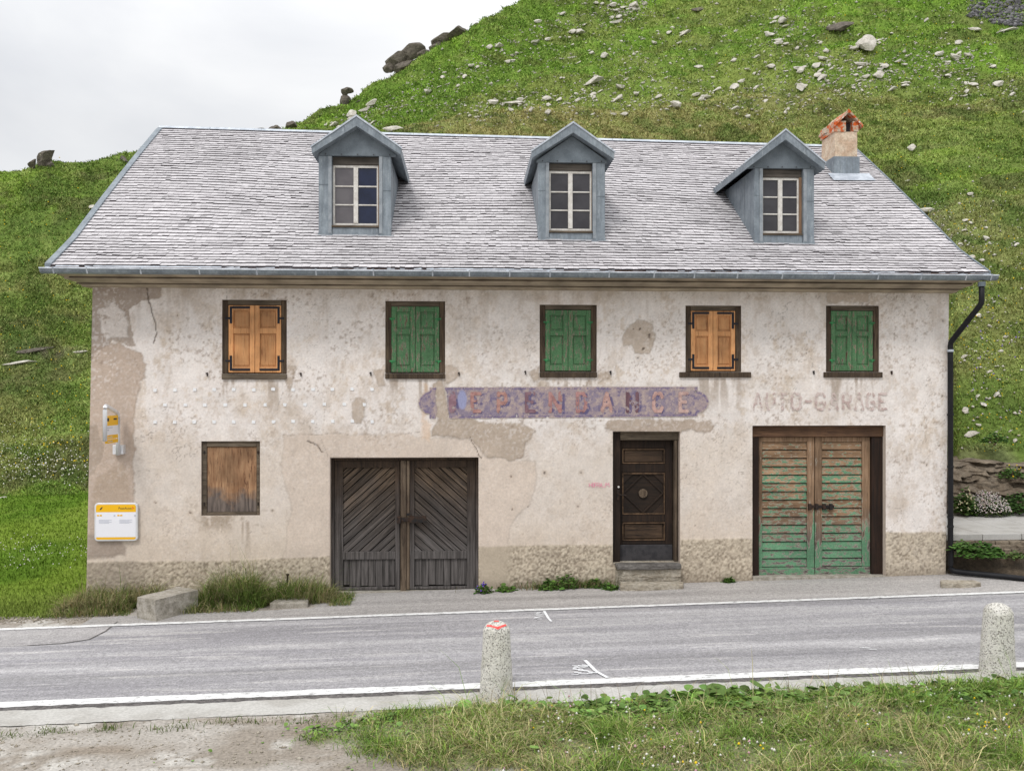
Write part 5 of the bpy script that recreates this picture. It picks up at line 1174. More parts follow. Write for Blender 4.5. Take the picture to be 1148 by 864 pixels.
m = MB(); m.box(xo-.0135, xo+.0135, W_(.95), W_(.5), ztl-hgt_*.45, ztl-hgt_*.42); m.box(xo-.0135, xo+.0135, W_(.95), W_(.8), ztl-hgt_*.54, ztl-hgt_*.50); m.box(xo-.0135, xo+.0135, W_(.9), W_(.5), ztl-hgt_*.79, ztl-hgt_*.765); m.box(xo-.0135, xo+.0135, W_(.9), W_(.5), ztl-hgt_*.95, ztl-hgt_*.925); m.build('small_print', M['inkgrey'], fs)
MB().box(xo-.09, xo+.07, -.10, .0, zib+.01, zib+.15).build('wall_bracket', M['alu'], fs, bevel=.006)

# bollards
def bollard_mesh(name, r0, r1, h, seed):
    prof = [(r0*1.02, -.15), (r0, 0), (r0*.985, .06)] + [(r0+(r1-r0)*(t**.9), h*.06+h*.8*t) for t in np.linspace(.08, 1, 16)] + [(r1*.99, h*.88), (r1*.93, h*.91), (r1*.80, h*.945), (r1*.62, h*.97), (r1*.4, h*.99), (r1*.18, h), (.004, h)]
    n = 44; V = []
    for r_, z in prof:
        for k in range(n):
            th = 2*math.pi*k/n; nn = fbm(np.array([th*5.+seed]), np.array([z*22.]), 301+seed, 3)[0]-.5 + .6*(fbm(np.array([math.cos(th)*2+9]), np.array([z*4+math.sin(th)*2]), 305+seed, 2)[0]-.5)
            rr_ = r_*(1+.12*nn); V.append((rr_*math.cos(th), rr_*math.sin(th), z))
    F = [(i*n+k, i*n+(k+1) % n, (i+1)*n+(k+1) % n, (i+1)*n+k) for i in range(len(prof)-1) for k in range(n)]
    return MB().add(V, F)
bx_, by_ = G(557, 783); by_ += .13
b1o = bollard_mesh('stone_bollard', .172, .136, .75, 1).build('stone_bollard', M['granite'], None, org=(0, 0, 0), smooth=True); b1o.location = (bx_, by_, gz(bx_)); W[b1o.name] = np.array(b1o.location)
tag(b1o, 'tapered granite bollard with a red painted mark on its top beside the road', 'bollard', 'stone bollards along the road edge')
k = MB(); hb = .75
for i in range(14):
    a0, a1 = R(200+i*10), R(210+i*10)
    def rp_(r_, a): return (r_*math.cos(a), r_*math.sin(a), hb*(1.005 if r_ < .03 else np.interp(r_, [.024, .054, .084, .109, .126, .135], [1.0, .99, .97, .945, .91, .88])) + .006)
    dv = .012*abs(math.sin((i-7)*.35))
    k.add([rp_(.104-dv, a0), rp_(.104-dv, a1), rp_(.121-dv, a1), rp_(.121-dv, a0)], [(0, 1, 2, 3)])
k.v = [(x+bx_, y+by_, z+gz(bx_)) for x, y, z in k.v]; k.build('red_mark', M['redpaint'], b1o)
k = MB(); V_ = []
for i in range(12): V_.append((bx_+.03*math.cos(R(i*30)), by_-.02+.02*math.sin(R(i*30)), gz(bx_)+hb*.995+.009))
k.add(V_, [tuple(range(12))]).build('red_mark', M['redpaint'], b1o)
bx2, by2 = G(1126, 758); by2 += .13
b2o = bollard_mesh('stone_bollard', .178, .142, .74, 9).build('stone_bollard', M['granite'], None, org=(0, 0, 0), smooth=True); b2o.location = (bx2, by2, gz(bx2)); b2o.rotation_euler = (R(1), R(-1), 1.)
tag(b2o, 'plain rounded granite bollard at the right hand end of the grassy verge', 'bollard', 'stone bollards along the road edge')

# path and its retaining wall to the right of the house
PZ = lambda x: .74 + .006*(x-8)
V = []; xs = [7.7, 8.3, 8.95, 9.6, 10.25, 10.9, 11.6, 12.3, 13, 14, 15.5, 17, 19, 22, 26, 32]; m = MB()
for xa, xb in zip(xs[:-1], xs[1:]):
    for ya, yb in ((.12, .72), (.73, 1.33), (1.34, 2.3)):
        m.add([(xa+.006, ya, PZ(xa)-.1), (xb-.006, ya, PZ(xb)-.1), (xb-.006, yb-.006, PZ(xb)-.1), (xa+.006, yb-.006, PZ(xa)-.1), (xa+.006, ya, PZ(xa)), (xb-.006, ya, PZ(xb)), (xb-.006, yb-.006, PZ(xb)+.03*(yb > 2)), (xa+.006, yb-.006, PZ(xa)+.03*(yb > 2))], [(0, 1, 2, 3), (4, 5, 6, 7), (0, 1, 5, 4), (1, 2, 6, 5), (2, 3, 7, 6), (3, 0, 4, 7)])
o = m.build('path', M['paving'], None, bevel=.006); tag(o, kind='structure')
m = MB(); zc = 0.; rr = random.Random(5)
rw = empty('retaining_wall', (12, 0, gz(12)), 'low dry stone retaining wall of flat stones holding up the path beside the house', 'wall')
for row in range(3):
    hgt = rr.uniform(.06, .13); x = 7.72
    while x < 26:
        wd = rr.uniform(.12, .55); hgt = max(.05, hgt*rr.uniform(.85, 1.12)); zt = PZ(x)-.105-zc; y = .04 - .10*row*.5 + rr.uniform(-.035, .03)
        if rr.random() < (1.1 if row < 4 else .75): m.box(x, x+wd-.012, y, y+.4, zt-hgt+.008+rr.uniform(0, .015), zt+.0, ('y', rr.uniform(-.09, .09)))
        x += wd
    zc += hgt
so_ = m.build('stone_courses', M['rock_bank'], rw, bevel=.018, seg=2)
ex = np.linspace(7.72, 26, 190); et = np.linspace(0, 1, 26); EX, ET = np.meshgrid(ex, et, indexing='ij')
EYv = .10 - .42*ET**1.5*sst(7.7, 8.6, EX) + .12*(fbm(EX*2.5, ET*3, 331, 4)-.5); EZ = PZ(EX)-.14 - ET*(PZ(EX)-.14 - gz(EX) + .06) + .05*(fbm(EX*4, ET*5, 333, 3)-.5)
fast('earth_bank', np.stack([EX, EYv, EZ], -1).reshape(-1, 3), gridq(*EX.shape), None, M['earth_dark'], rw, smooth=True)
# layered rock outcrop behind the path
ox = np.linspace(7.9, 24, 520); ot = np.linspace(0, 1, 110); OX, OT = np.meshgrid(ox, ot, indexing='ij')
hgt = .62 + .5*fbm(OX*.9, OX*0, 341, 3) ; z0 = PZ(OX)-.05
ZZ = z0 + OT*hgt; dip = ZZ + .10*np.sin(OX*.9) + .16*(OX-9) + .12*(fbm(OX*1.2, ZZ*2, 349, 3)-.5)
lay = np.floor(dip*11 + 2.6*fbm(OX*1.9, dip*3, 343, 4)); lf_ = dip*11 + 2.6*fbm(OX*1.9, dip*3, 343, 4) - lay
jut = .26*(hsh(lay, np.floor(OX*1.1 + lay*.37), 5)-.5) + .12*(hsh(lay, np.floor(OX*3.1+lay*.7), 6)-.5)
OY = 2.32 + .75*OT**1.3 + .5*(fbm(OX*1.3, OT*2.5, 345, 4)-.5) - jut*.75 + .05*lf_ + .16*(fbm(OX*6, ZZ*9, 347, 4)-.5)
OY[:, -6:] += np.linspace(0, .8, 6)[None, :]; OY[:, :3] += .1
oc = fast('rock_outcrop', np.stack([OX, OY, ZZ], -1).reshape(-1, 3), gridq(*OX.shape), None, M['rock_bank'], None)
tag(oc, 'brown layered rock outcrop with thin broken beds behind the path by the house corner', 'outcrop')

# ------------------------------------------------------------------ rocks on the hill
def rock_mesh(seed, mat, flat=.5, sub=3):
    r_ = random.Random(seed); bm = bmesh.new(); bmesh.ops.create_icosphere(bm, subdivisions=sub, radius=1)
    pl_ = []
    for k in range(20):
        v = np.array([r_.gauss(0, 1), r_.gauss(0, 1), r_.gauss(0, 1)]); v /= np.linalg.norm(v); pl_.append((v, r_.uniform(.34, .78)))
    V = np.array([v.co[:] for v in bm.verts])
    for n_, d in pl_:
        k = V@n_; ov = np.clip(k-d, 0, None); V = V - ov[:, None]*n_[None]
    V *= 1 + .14*(fbm(V[:, 0]*3+seed, V[:, 1]*3+V[:, 2]*2, seed, 3)-.5)[:, None]
    V[:, 2] *= flat
    f = [[v.index for v in fc_.verts] for fc_ in bm.faces]; bm.free()
    me = bpy.data.meshes.new('rock'); me.from_pydata(V.tolist(), [], f); me.materials.append(mat); return me
RM = [rock_mesh(k+3, M['rock'], fl) for k, fl in enumerate((.35, .45, .6, .3, .5, .75))]; RDK = [rock_mesh(20+k, M['rock_dark'], fl) for k, fl in enumerate((.5, .8, .4))]
def put_rock(u, v, w, h, label, name='rock', dark=False, cat='rock', group=None, tilt=None, k=None, sink=-.02, rot=None):
    x, y, z, d = hill_at(u, v); me = (RDK if dark else RM)[(k if k is not None else random.randrange(99)) % (3 if dark else 6)]
    o = bpy.data.objects.new(name, me); COL.objects.link(o); W[o.name] = np.array((x, y, z))
    s = w/FPX*d/2; fl = max(abs(c.co[2]) for c in me.vertices); hz = h/FPX*d/2/max(fl, .1)
    o.location = (x, y, z + hz*fl*(1-2*sink)); H2 = h/FPX*d/2; o.scale = (s*1.2, H2*1.9*random.uniform(.85, 1.25), .65*H2/max(fl, .1)*1.2)
    o.rotation_euler = (R(random.uniform(15, 42)), R(-tilt if tilt is not None else random.uniform(-15, 15)), R(rot if rot is not None else random.uniform(-25, 25)))
    if label: tag(o, label, cat, group)
    return o
big = [(971, 60, 27, 22, 0, 'large pale angular slab high on the slope above the chimney', -8), (943, 36, 28, 13, 1, 'dark grey flat boulder left of the large pale angular slab', -6), (966, 75, 26, 7, 0, 'long flat pale rock just below the large angular slab', 4),
       (665, 96, 34, 10, 0, 'long slanting pale rock ridge above and between the left two dormers', -28), (578, 119, 38, 7, 0, 'long flat pale ledge lying just above the roof ridge', -6), (648, 40, 22, 8, 0, 'pale flat rock high on the slope near the skyline', -10), (690, 28, 22, 7, 0, 'pale rock on the upper slope beside a patch of rubble', -14),
       (687, 9, 12, 8, 0, 'small upright pale rock near the top edge of the slope', -20), (678, 67, 12, 9, 0, 'small bright pale rock standing in green grass mid slope', -35), (784, 79, 17, 7, 0, 'flat pale rock alone in the grass above the roof middle', -4), (757, 123, 14, 11, 0, 'chunky pale rock at the edge of the brown grass shelf', -20),
       (791, 112, 18, 6, 0, 'flat pale rock low on the slope just above the brown shelf', 2), (783, 13, 17, 5, 1, 'thin dark ledge poking out near the top of the slope', -12), (768, 40, 20, 6, 0, 'slanting pale rock sliver on the upper slope', -30), (1022, 170, 13, 9, 0, 'lone pale boulder on the green slope right of the chimney', 0),
       (1070, 68, 22, 10, 0, 'pale broken boulder group right of the large angular slab', 0), (1062, 88, 12, 6, 0, 'small pale rock below the broken boulder group', 0), (1092, 36, 24, 6, 0, 'long pale flat rock beside the grey scree', 8), (1092, 98, 18, 6, 0, 'pale rock resting on the shelf edge far right', 4), (1130, 36, 30, 5, 0, 'pale strip of rock below the grey scree', -8),
       (877, 28, 13, 10, 0, 'pale tilted rock pair on the upper slope', -30), (864, 78, 18, 7, 0, 'pale low rock on the slope above the right dormer', -5), (898, 103, 12, 9, 0, 'pale wedge rock above the right dormer tip', -30), (917, 88, 14, 7, 0, 'pale slab leaning above the chimney left side', -28),
       (1000, 103, 16, 6, 0, 'pale slanting rock on the shelf edge right of the chimney', -24), (1016, 95, 16, 4, 0, 'thin flat rock near the shelf edge', 0), (440, 147, 34, 6, 0, 'pale rock ledge just behind the left dormer', 0), (408, 127, 20, 8, 0, 'pale slanting rocks beside the left dormer top', -25)]
for u, v, w, h, dk_, lab, tl in big: put_rock(u, v, w, h, lab, dark=bool(dk_), tilt=-tl, cat='rock')
# skyline crags
def crag(u, v, parts, label, name='crag'):
    x, y, z, d = hill_at(u, v); root = empty(name, (x, y, z), label, 'crag')
    for du, dv, w, h, tl in parts:
        me = RDK[random.randrange(3)]; o = bpy.data.objects.new('boulder', me); COL.objects.link(o); o.parent = root
        k = d/FPX*1.25; s = w*k/2; fl = max(abs(c.co[2]) for c in me.vertices)
        o.location = (du*k, random.uniform(-.3, .3), -dv*k + 1.5*k); o.scale = (s, s*.8, h*k/2/fl*1.25); o.rotation_euler = (R(random.uniform(-10, 10)), R(tl), R(random.uniform(-40, 40)))
crag(458, 70, [(-8, -2, 26, 12, -25), (4, -9, 26, 14, -20), (-16, 6, 14, 9, -30), (14, -6, 14, 8, -15), (-2, 4, 30, 10, -25)], 'dark rock crag breaking the skyline left of the upper slope')
crag(508, 34, [(-8, 0, 24, 9, -20), (6, -5, 30, 9, -22), (-14, 8, 16, 7, -25), (22, -10, 18, 6, -25)], 'long dark rock band on the skyline above the first crag')
crag(388, 108, [(0, 0, 12, 14, 5), (-1, -8, 10, 9, 10), (-4, 6, 18, 8, -25), (10, 1, 14, 6, -20), (1, -11, 12, 6, -5)], 'small dark rock pillar standing on the skyline above the left dormer', 'rock_pillar')
crag(290, 142, [(0, 0, 20, 5, -5), (16, -2, 18, 7, -15), (-12, 1, 12, 4, 0), (30, -7, 14, 6, -25)], 'low row of grey rocks peeping over the left half of the roof ridge', 'rock_row')
crag(47, 187, [(1, -4, 18, 20, 18), (-7, 1, 12, 9, -5), (7, 1, 12, 9, 25)], 'grey pointed boulder standing alone on the left skyline', 'boulder_tor')
crag(139, 181, [(0, 0, 10, 8, -25), (-5, 3, 8, 5, -15)], 'small dark rock on the skyline touching the left roof edge', 'boulder_tor')
for u, v, w, h, dk_, lab, tl in [(22, 409, 48, 5, 0, 'long pale rock streak on the left hillside', -9), (90, 396, 24, 4, 0, 'short pale rock streak beside the house corner on the left hillside', -6), (2, 562, 18, 6, 0, 'pale stone half buried at the far left edge of the lawn', 0), (103, 236, 10, 7, 0, 'small pale rock on the left slope near the roof edge', 20),
                                (40, 395, 36, 6, 1, 'dark bare rock patch on the left hillside', -8), (1090, 490, 24, 7, 0, 'pale flat rock in the bank above the outcrop', -20), (1082, 462, 12, 6, 0, 'pale stone on the bank beside the downpipe', -30), (1105, 270, 9, 6, 0, 'small pale stone in the bare soil scar on the right slope', 0)]:
    put_rock(u, v, w, h, lab, dark=bool(dk_), tilt=-tl)
# the many small rocks, individually placed in drifts
def gauss_u(cx_, cy_, sx, sy, slope): a, b = random.gauss(0, sx), random.gauss(0, sy); return cx_+a, cy_+b+slope*a
drifts = [(640, 118, 45, 8, -.05, 24), (560, 118, 40, 9, -.15, 16), (600, 60, 55, 22, -.45, 14), (705, 14, 12, 5, -.4, 14), (700, 72, 40, 14, -.4, 14), (640, 22, 40, 8, -.5, 10), (880, 40, 18, 14, -.3, 16), (900, 85, 30, 16, -.3, 26), (945, 100, 40, 7, -.35, 26), (975, 80, 25, 8, -.1, 12), (1068, 70, 22, 8, -.1, 14),
          (800, 105, 45, 10, -.05, 16), (770, 60, 60, 24, -.3, 14), (1000, 45, 50, 25, -.2, 16), (410, 132, 30, 6, -.4, 16), (520, 82, 35, 10, -.55, 12), (1050, 255, 55, 18, .2, 20), (1110, 400, 25, 45, .1, 16), (1100, 100, 40, 8, 0, 8)]
for cx_, cy_, sx, sy, slp, n in drifts:
    for _ in range(n):
        u, v = gauss_u(cx_, cy_, sx, sy, slp)
        if not (300 < u < 1148) or v < 1: continue
        if v > 150 and u < 960: continue
        w = min(20, max(5., random.lognormvariate(2.1, .42)))
        put_rock(u, v, w, w*random.uniform(.26, .6), 'small pale rock scattered among others in the hillside grass', group='small rocks scattered over the hillside', tilt=random.uniform(-4, 34))
# scree and pebbles as loose stuff
def stones(name, pts, sizes, mat, seed=0, flat=.6):
    tv = np.array([(1, 0, 0), (-1, 0, 0), (0, 1, 0), (0, -1, 0), (0, 0, 1), (0, 0, -1), (.7, .6, .3), (-.6, .6, -.2)], float)[:6]; tf = np.array([(0, 2, 4), (2, 1, 4), (1, 3, 4), (3, 0, 4), (2, 0, 5), (1, 2, 5), (3, 1, 5), (0, 3, 5)])
    N = len(pts); r_ = np.random.default_rng(seed); A = r_.uniform(0, 6.28, N); sc_ = r_.uniform(.55, 1.25, (N, 6, 1))
    V = tv[None]*sc_*np.asarray(sizes)[:, None, None]; V = V*np.array((1, .8, flat)); c, s = np.cos(A)[:, None], np.sin(A)[:, None]
    V = np.stack([V[..., 0]*c-V[..., 1]*s, V[..., 0]*s+V[..., 1]*c, V[..., 2] + .35*V[..., 0]*(r_.uniform(-1, 1, (N, 1)))], -1) + np.asarray(pts)[:, None]
    T = tf[None] + (np.arange(N)*6)[:, None, None]
    o = fast(name, V.reshape(-1, 3), None, T.reshape(-1, 3), mat); tag(o, kind='stuff'); return o
pp, ss = [], []
for _ in range(2200):
    u = random.uniform(1085, 1260); v = random.uniform(-30, 30)
    if v > 30 - 12*abs((u-1140)/60)**1.5 and u < 1140: continue
    if (u-1085)/40 < (12-v)/40 - .1 and u < 1115 and v < 10: pass
    x, y, z, d = hill_at(u, v); pp.append((x, y, z+.05)); ss.append(random.uniform(.12, .42))
M['scree'] = m_rock('blue_grey_scree', lin(128, 126, 128), lin(96, 95, 98), lin(66, 66, 70), 3, False)
stones('scree', pp, ss, M['scree'], 3)
pp, ss = [], []
for _ in range(4200):
    cx_, cy_, sx, sy, slp, n = random.choice(drifts); u, v = gauss_u(cx_, cy_, sx*1.4, sy*1.4, slp)
    if not (320 < u < 1148) or v < 0 or (v > 145 and u < 950): continue
    x, y, z, d = hill_at(u, v); pp.append((x, y, z+.04)); ss.append(d/FPX*min(3.4, random.lognormvariate(.45, .4)))
stones('scattered_stones', pp, ss, M['rock'], 4)
# gravel on the near verge and the strip by the lawn
N = 9000; x = rng.uniform(-5.2, 5.5, N); y = rng.uniform(-8.2, -5.25, N); k = (verge_mask(x, y) < .1) | (rng.random(N) < .06); k &= y < YKERB(x)-.02; x, y = x[k], y[k]
s = np.minimum(rng.lognormal(-4.85, .6, len(x)), .04)
stones('gravel', np.stack([x, y, gz(x)+ground_z(x, y)+.002], -1), s, M['stone_pale'], 5, .5)
N = 2600; x = rng.uniform(-13, -5.0, N); y = rng.normal(-.95, .13, N); k = (y < -.65) & (y > -1.36); x, y = x[k], y[k]
stones('roadside_grit', np.stack([x, y, gz(x)+.004], -1), np.minimum(rng.lognormal(-4.4, .5, len(x)), .05), M['stone_pale'], 6, .5)

# ------------------------------------------------------------------ grass, weeds and flowers
def blades(name, base, h, w, lean, col, ntip=.55, mat='blade', kind='stuff', parent=None, droop=.25):
    """curved tapering blades; base (N,3), h, w (N), lean (N,2)"""
    N = len(base); th = rng.uniform(0, 2*np.pi, N); d = np.stack([np.cos(th), np.sin(th), 0*th], -1)*w[:, None]*.5
    l3 = np.concatenate([lean, np.zeros((N, 1))], 1); up = np.array((0, 0, 1.))
    mid_ = base + up*h[:, None]*.55 + l3*h[:, None]*.3; tip = base + up*h[:, None]*(1-droop*np.linalg.norm(lean, axis=1)[:, None]) + l3*h[:, None]
    V = np.stack([base-d, base+d, mid_+d*.8, mid_-d*.8, tip], 1)
    i = (np.arange(N)*5)[:, None]; Q = i + np.array([0, 1, 2, 3]); T = i + np.array([3, 2, 4])
    c = np.repeat(col[:, None], 5, 1).copy()
    o = fast(name, V.reshape(-1, 3), Q, T, M[mat], parent, c.reshape(-1, 3))
    if kind: tag(o, kind=kind)
    return o
def vary(c, n, s=.2): return np.asarray(c)*(1+rng.normal(0, s, (n, 1)))*(1+rng.normal(0, .06, (n, 3)))
# hill tufts, denser where the photograph looks nearer
ju = rng.integers(0, len(UU), 1250000); jt = rng.integers(0, NT_-1, 1250000)
ok = (UU[ju] > -290) & (UU[ju] < 1550) & ~(((UU[ju] < -75) | (UU[ju] > 1240)) & (rng.random(len(ju)) < .15))
ju, jt = ju[ok], jt[ok]
dv = np.abs(TVV[ju, jt]-TVV[ju, np.minimum(jt+1, NT_-1)]); vis = np.where(TVV[ju, jt] < -40, .15, 1); pr = np.clip(dv/2.6, .05, 1)*vis; hid = (TVV[ju, jt] > 165) & (UU[ju] > 190) & (UU[ju] < 960); pr[hid] *= .25
hid2 = (TVV[ju, jt] > 320) & (UU[ju] > 120) & (UU[ju] < 1040); pr[hid2] *= .3
k = rng.random(len(ju)) < pr*.8; ju, jt = ju[k], jt[k]
fu = rng.random(len(ju)); ft_ = rng.random(len(ju)); ju2 = np.minimum(ju+1, len(UU)-1); jt2 = np.minimum(jt+1, NT_-1)
def bil(A): return (A[ju, jt]*(1-fu)+A[ju2, jt]*fu)*(1-ft_) + (A[ju, jt2]*(1-fu)+A[ju2, jt2]*fu)*ft_
hx_, hy_, hz2, hd = bil(TX), bil(TY), bil(TZ), bil(TD); hu = UU[ju]; hv = VH-(hz2-CH)/hd*FPX
hcol = hill_col(hx_, hy_, hu, hv, hd); nb = 3
rocky = (hv > 505) & (hu > 1040)
idx = np.repeat(np.where(~rocky)[0], nb); n = len(idx)
print('hill blades', n)
hh_ = (.02 + .0011*hd[idx])*rng.lognormal(0, .4, n)*(.7+.8*fbm(hx_[idx]/2.2, hy_[idx]/2.2, 401, 3)); ww_ = hd[idx]/FPX*rng.uniform(.7, 1.6, n)
bs_ = np.stack([hx_[idx], hy_[idx], hz2[idx]-.02], -1) + np.concatenate([rng.normal(0, .05, (n, 2))*(hd[idx]/30)[:, None], np.zeros((n, 1))], 1)
cc_ = hcol[idx]*rng.lognormal(0, .22, (n, 1))*(1+rng.normal(0, .05, (n, 3))); st_ = rng.random(n) < .08; cc_[st_] = cc_[st_]*.6 + np.array((.26, .23, .10))*.4
blades('hillside_grass', bs_, hh_, ww_, rng.normal(0, .75, (n, 2)), np.clip(cc_*1.3, .005, .6))
# lawn
n = 52000; x = rng.uniform(-14, -5.5, n); y = -.95 + 12*rng.random(n)**1.6; k = (fbm(x*2, y*2, 71, 3)-.5)*.25 + y > -.82 + .06*rng.normal(size=n); k &= ~((x > -5.85) & (y > 0)); x, y = x[k], y[k]; n = len(x)
d = y+CD; blades('lawn_grass', np.stack([x, y, lawn_z(x, y)-.005], -1), rng.uniform(.03, .075, n)*(1+.4*(y < 0)), d/FPX*rng.uniform(.6, 1.3, n), rng.normal(0, .4, (n, 2)), np.clip(lawn_col(x, y)*rng.lognormal(0, .22, (n, 1)), .005, .5))
# near verge
n = 190000; x = rng.uniform(-2.6, 6.4, n); y = rng.uniform(-8.4, -5.15, n); vm = verge_mask(x, y); k = (rng.random(n) < sst(-.12, .3, vm)*.85) & (y < YKERB(x)+.02); x, y = x[k], y[k]; n = len(x)
pn = fbm(x*1.6, y*2.2, 411, 4); gcol = np.where((rng.random(n) < (.12 + .55*sst(.46, .74, pn + .16*sst(-5.7, -6.6, y))))[:, None], vary((.40, .36, .18), n, .3), vary((.155, .25, .05), n, .42))
yb = rng.random(n) < .15; gcol[yb] = vary((.20, .27, .05), yb.sum(), .2)
blades('verge_grass', np.stack([x, y, gz(x)+ground_z(x, y)-.004], -1), rng.lognormal(-2.9, .5, n)*(.35+1.5*sst(.3, .7, fbm(x*3.2, y*3.6, 415, 3))), rng.uniform(.0038, .0085, n), rng.normal(0, 1.15, (n, 2)), np.clip(gcol, .01, .6))
# sparse weeds on the bare gravel and seed stalks by the kerb
n = 420; x = np.concatenate([rng.normal(c, s, 70) for c, s in ((-3.9, .10), (-3.35, .09), (-2.75, .12), (-2.2, .2), (-1.5, .2), (-4.3, .12))]); y = np.concatenate([rng.normal(c, s, 70) for c, s in ((-5.52, .05), (-5.5, .05), (-5.55, .06), (-5.45, .04), (-5.5, .05), (-5.6, .05))])
blades('gravel_weeds', np.stack([x, y, gz(x)+ground_z(x, y)-.004], -1), rng.uniform(.02, .09, n), rng.uniform(.005, .01, n), rng.normal(0, .7, (n, 2)), np.clip(vary((.11, .145, .045), n), .01, .5))
n = 170; x = rng.uniform(.2, 5.4, n); y = YKERB(x) - rng.uniform(-.02, .5, n); bs_ = np.stack([x, y, gz(x)+.0*x], -1); ln = rng.normal(0, .35, (n, 2)); hs = rng.uniform(.18, .34, n)
blades('seed_stalks', bs_, hs, np.full(n, .0045), ln, vary((.26, .19, .10), n, .2))
# long grass along the foot of the wall on the left
pts = []
def foot(u0, u1, y0, y1, n, hm, cgreen, spread=1.):
    xx0, xx1 = G(u0, 672)[0], G(u1, 672)[0]; x = rng.uniform(xx0, xx1, n); y = rng.uniform(y0, y1, n)
    e = np.minimum(1, np.minimum((x-xx0), (xx1-x))/.25); h = np.abs(hm*rng.lognormal(0, .3, n)*(.35+.65*np.clip(e, 0, 1))*(.55+.9*fbm(x*2.2, y*2, 421, 3)))
    return x, y, h, cgreen
fa = [foot(92, 165, -.75, -.02, 3600, .34, .35), foot(150, 200, -.5, -.02, 1300, .3, .4), foot(226, 305, -.72, -.02, 4600, .36, .65), foot(300, 376, -.6, -.02, 2900, .30, .5), foot(372, 396, -.8, -.1, 900, .16, .6), foot(84, 170, -.95, -.6, 1300, .12, .7), foot(200, 300, -1.0, -.6, 1500, .13, .7)]
x = np.concatenate([f[0] for f in fa]); y = np.concatenate([f[1] for f in fa]); h = np.concatenate([f[2] for f in fa]); cg = np.concatenate([np.full(len(f[0]), f[3]) for f in fa]); n = len(x)
pn = fbm(x*2.5, y*3, 431, 3); k = rng.random(n) < cg + 1.2*(pn-.5)
gcol = np.where(k[:, None], vary((.135, .195, .045), n, .32), vary((.33, .29, .15), n, .25))
blades('long_grass', np.stack([x, y, gz(x)-.01], -1), h, rng.uniform(.005, .010, n), rng.normal(0, .55, (n, 2)) + np.array((.12, -.3)), np.clip(gcol, .01, .5))
# broad leaved weeds
def leaves(name, base, size, col, mat='leaf', kind='stuff', parent=None, lift=(.25, 1.1), stalk=True):
    N = len(base); a = rng.uniform(0, 2*np.pi, N); el = rng.uniform(*lift, N); dirv = np.stack([np.cos(a)*np.cos(el), np.sin(a)*np.cos(el), np.sin(el)], -1)
    sidev = np.stack([-np.sin(a), np.cos(a), 0*a], -1); nrm = np.cross(dirv, sidev)
    prof = np.array([(0, 0), (.25, .36), (.55, .44), (.82, .27), (1., 0)]); curl = np.array([0, .05, .0, -.12, -.3])
    V = [];
    for (t, w_), cu in zip(prof, curl):
        c0 = base + dirv*(size*t)[:, None] + np.array((0, 0, 1.))*(size*cu)[:, None]
        V += [c0 + sidev*(size*w_)[:, None] + nrm*(-size*w_*.25)[:, None], c0, c0 - sidev*(size*w_)[:, None] + nrm*(-size*w_*.25)[:, None]]
    V = np.stack(V, 1); i = (np.arange(N)*15)[:, None]; Q = []
    for k in range(4): Q += [i + np.array([3*k, 3*k+3, 3*k+4, 3*k+1]), i + np.array([3*k+1, 3*k+4, 3*k+5, 3*k+2])]
    Q = np.concatenate(Q, 0)
    o = fast(name, V.reshape(-1, 3), Q, None, M[mat], parent, np.repeat(col[:, None], 15, 1).reshape(-1, 3), smooth=True)
    if kind: tag(o, kind=kind)
    return o
cl_ = [(.55, -5.42, .14, 40, .10), (.85, -5.5, .22, 60, .07), (1.35, -5.42, .16, 45, .085), (1.75, -5.45, .2, 60, .10), (2.15, -5.4, .18, 80, .12), (2.45, -5.42, .15, 60, .12), (2.9, -5.38, .18, 90, .12), (3.1, -5.55, .2, 60, .08), (3.7, -5.4, .2, 70, .08), (4.3, -5.35, .25, 90, .08), (4.9, -5.3, .25, 80, .08), (5.6, -5.2, .3, 90, .09), (.05, -5.5, .2, 30, .06), (-.6, -5.6, .2, 24, .06), (-1.25, -5.75, .15, 36, .06), (2.2, -5.75, .5, 190, .055), (3.8, -5.8, .7, 220, .055), (1.2, -5.8, .5, 130, .05), (5., -5.7, .5, 170, .06), (3., -6.4, 1.4, 420, .04), (.0, -6.3, 1., 220, .035), (4.6, -6.5, .8, 200, .04), (1., -5.48, .6, 150, .06), (2.6, -5.5, .5, 160, .07), (4.2, -5.45, .6, 170, .06), (-1.2, -5.7, .3, 60, .06)]
bs_, sz_ = [], []
for cx_, cy_, s, n, z_ in cl_ + [(a_/4, -5.5 - .12*(a_ % 3), .16, 75, .05 + .02*(a_ % 2)) for a_ in range(2, 25)]:
    x = rng.normal(cx_, s, n); y = np.minimum(rng.normal(cy_-.04, s*.42, n), YKERB(x)-.01-.2*z_); hgt = z_*np.abs(rng.normal(.2, .35, n)); bs_.append(np.stack([x, y, gz(x)+ground_z(x, y)+hgt], -1)); sz_.append(.7*z_*rng.lognormal(0, .35, n))
bs_ = np.concatenate(bs_); sz_ = np.concatenate(sz_); n = len(bs_); leaves('broad_leaf_weeds', bs_, sz_, np.clip(vary((.135, .225, .055), n, .32), .01, .5))
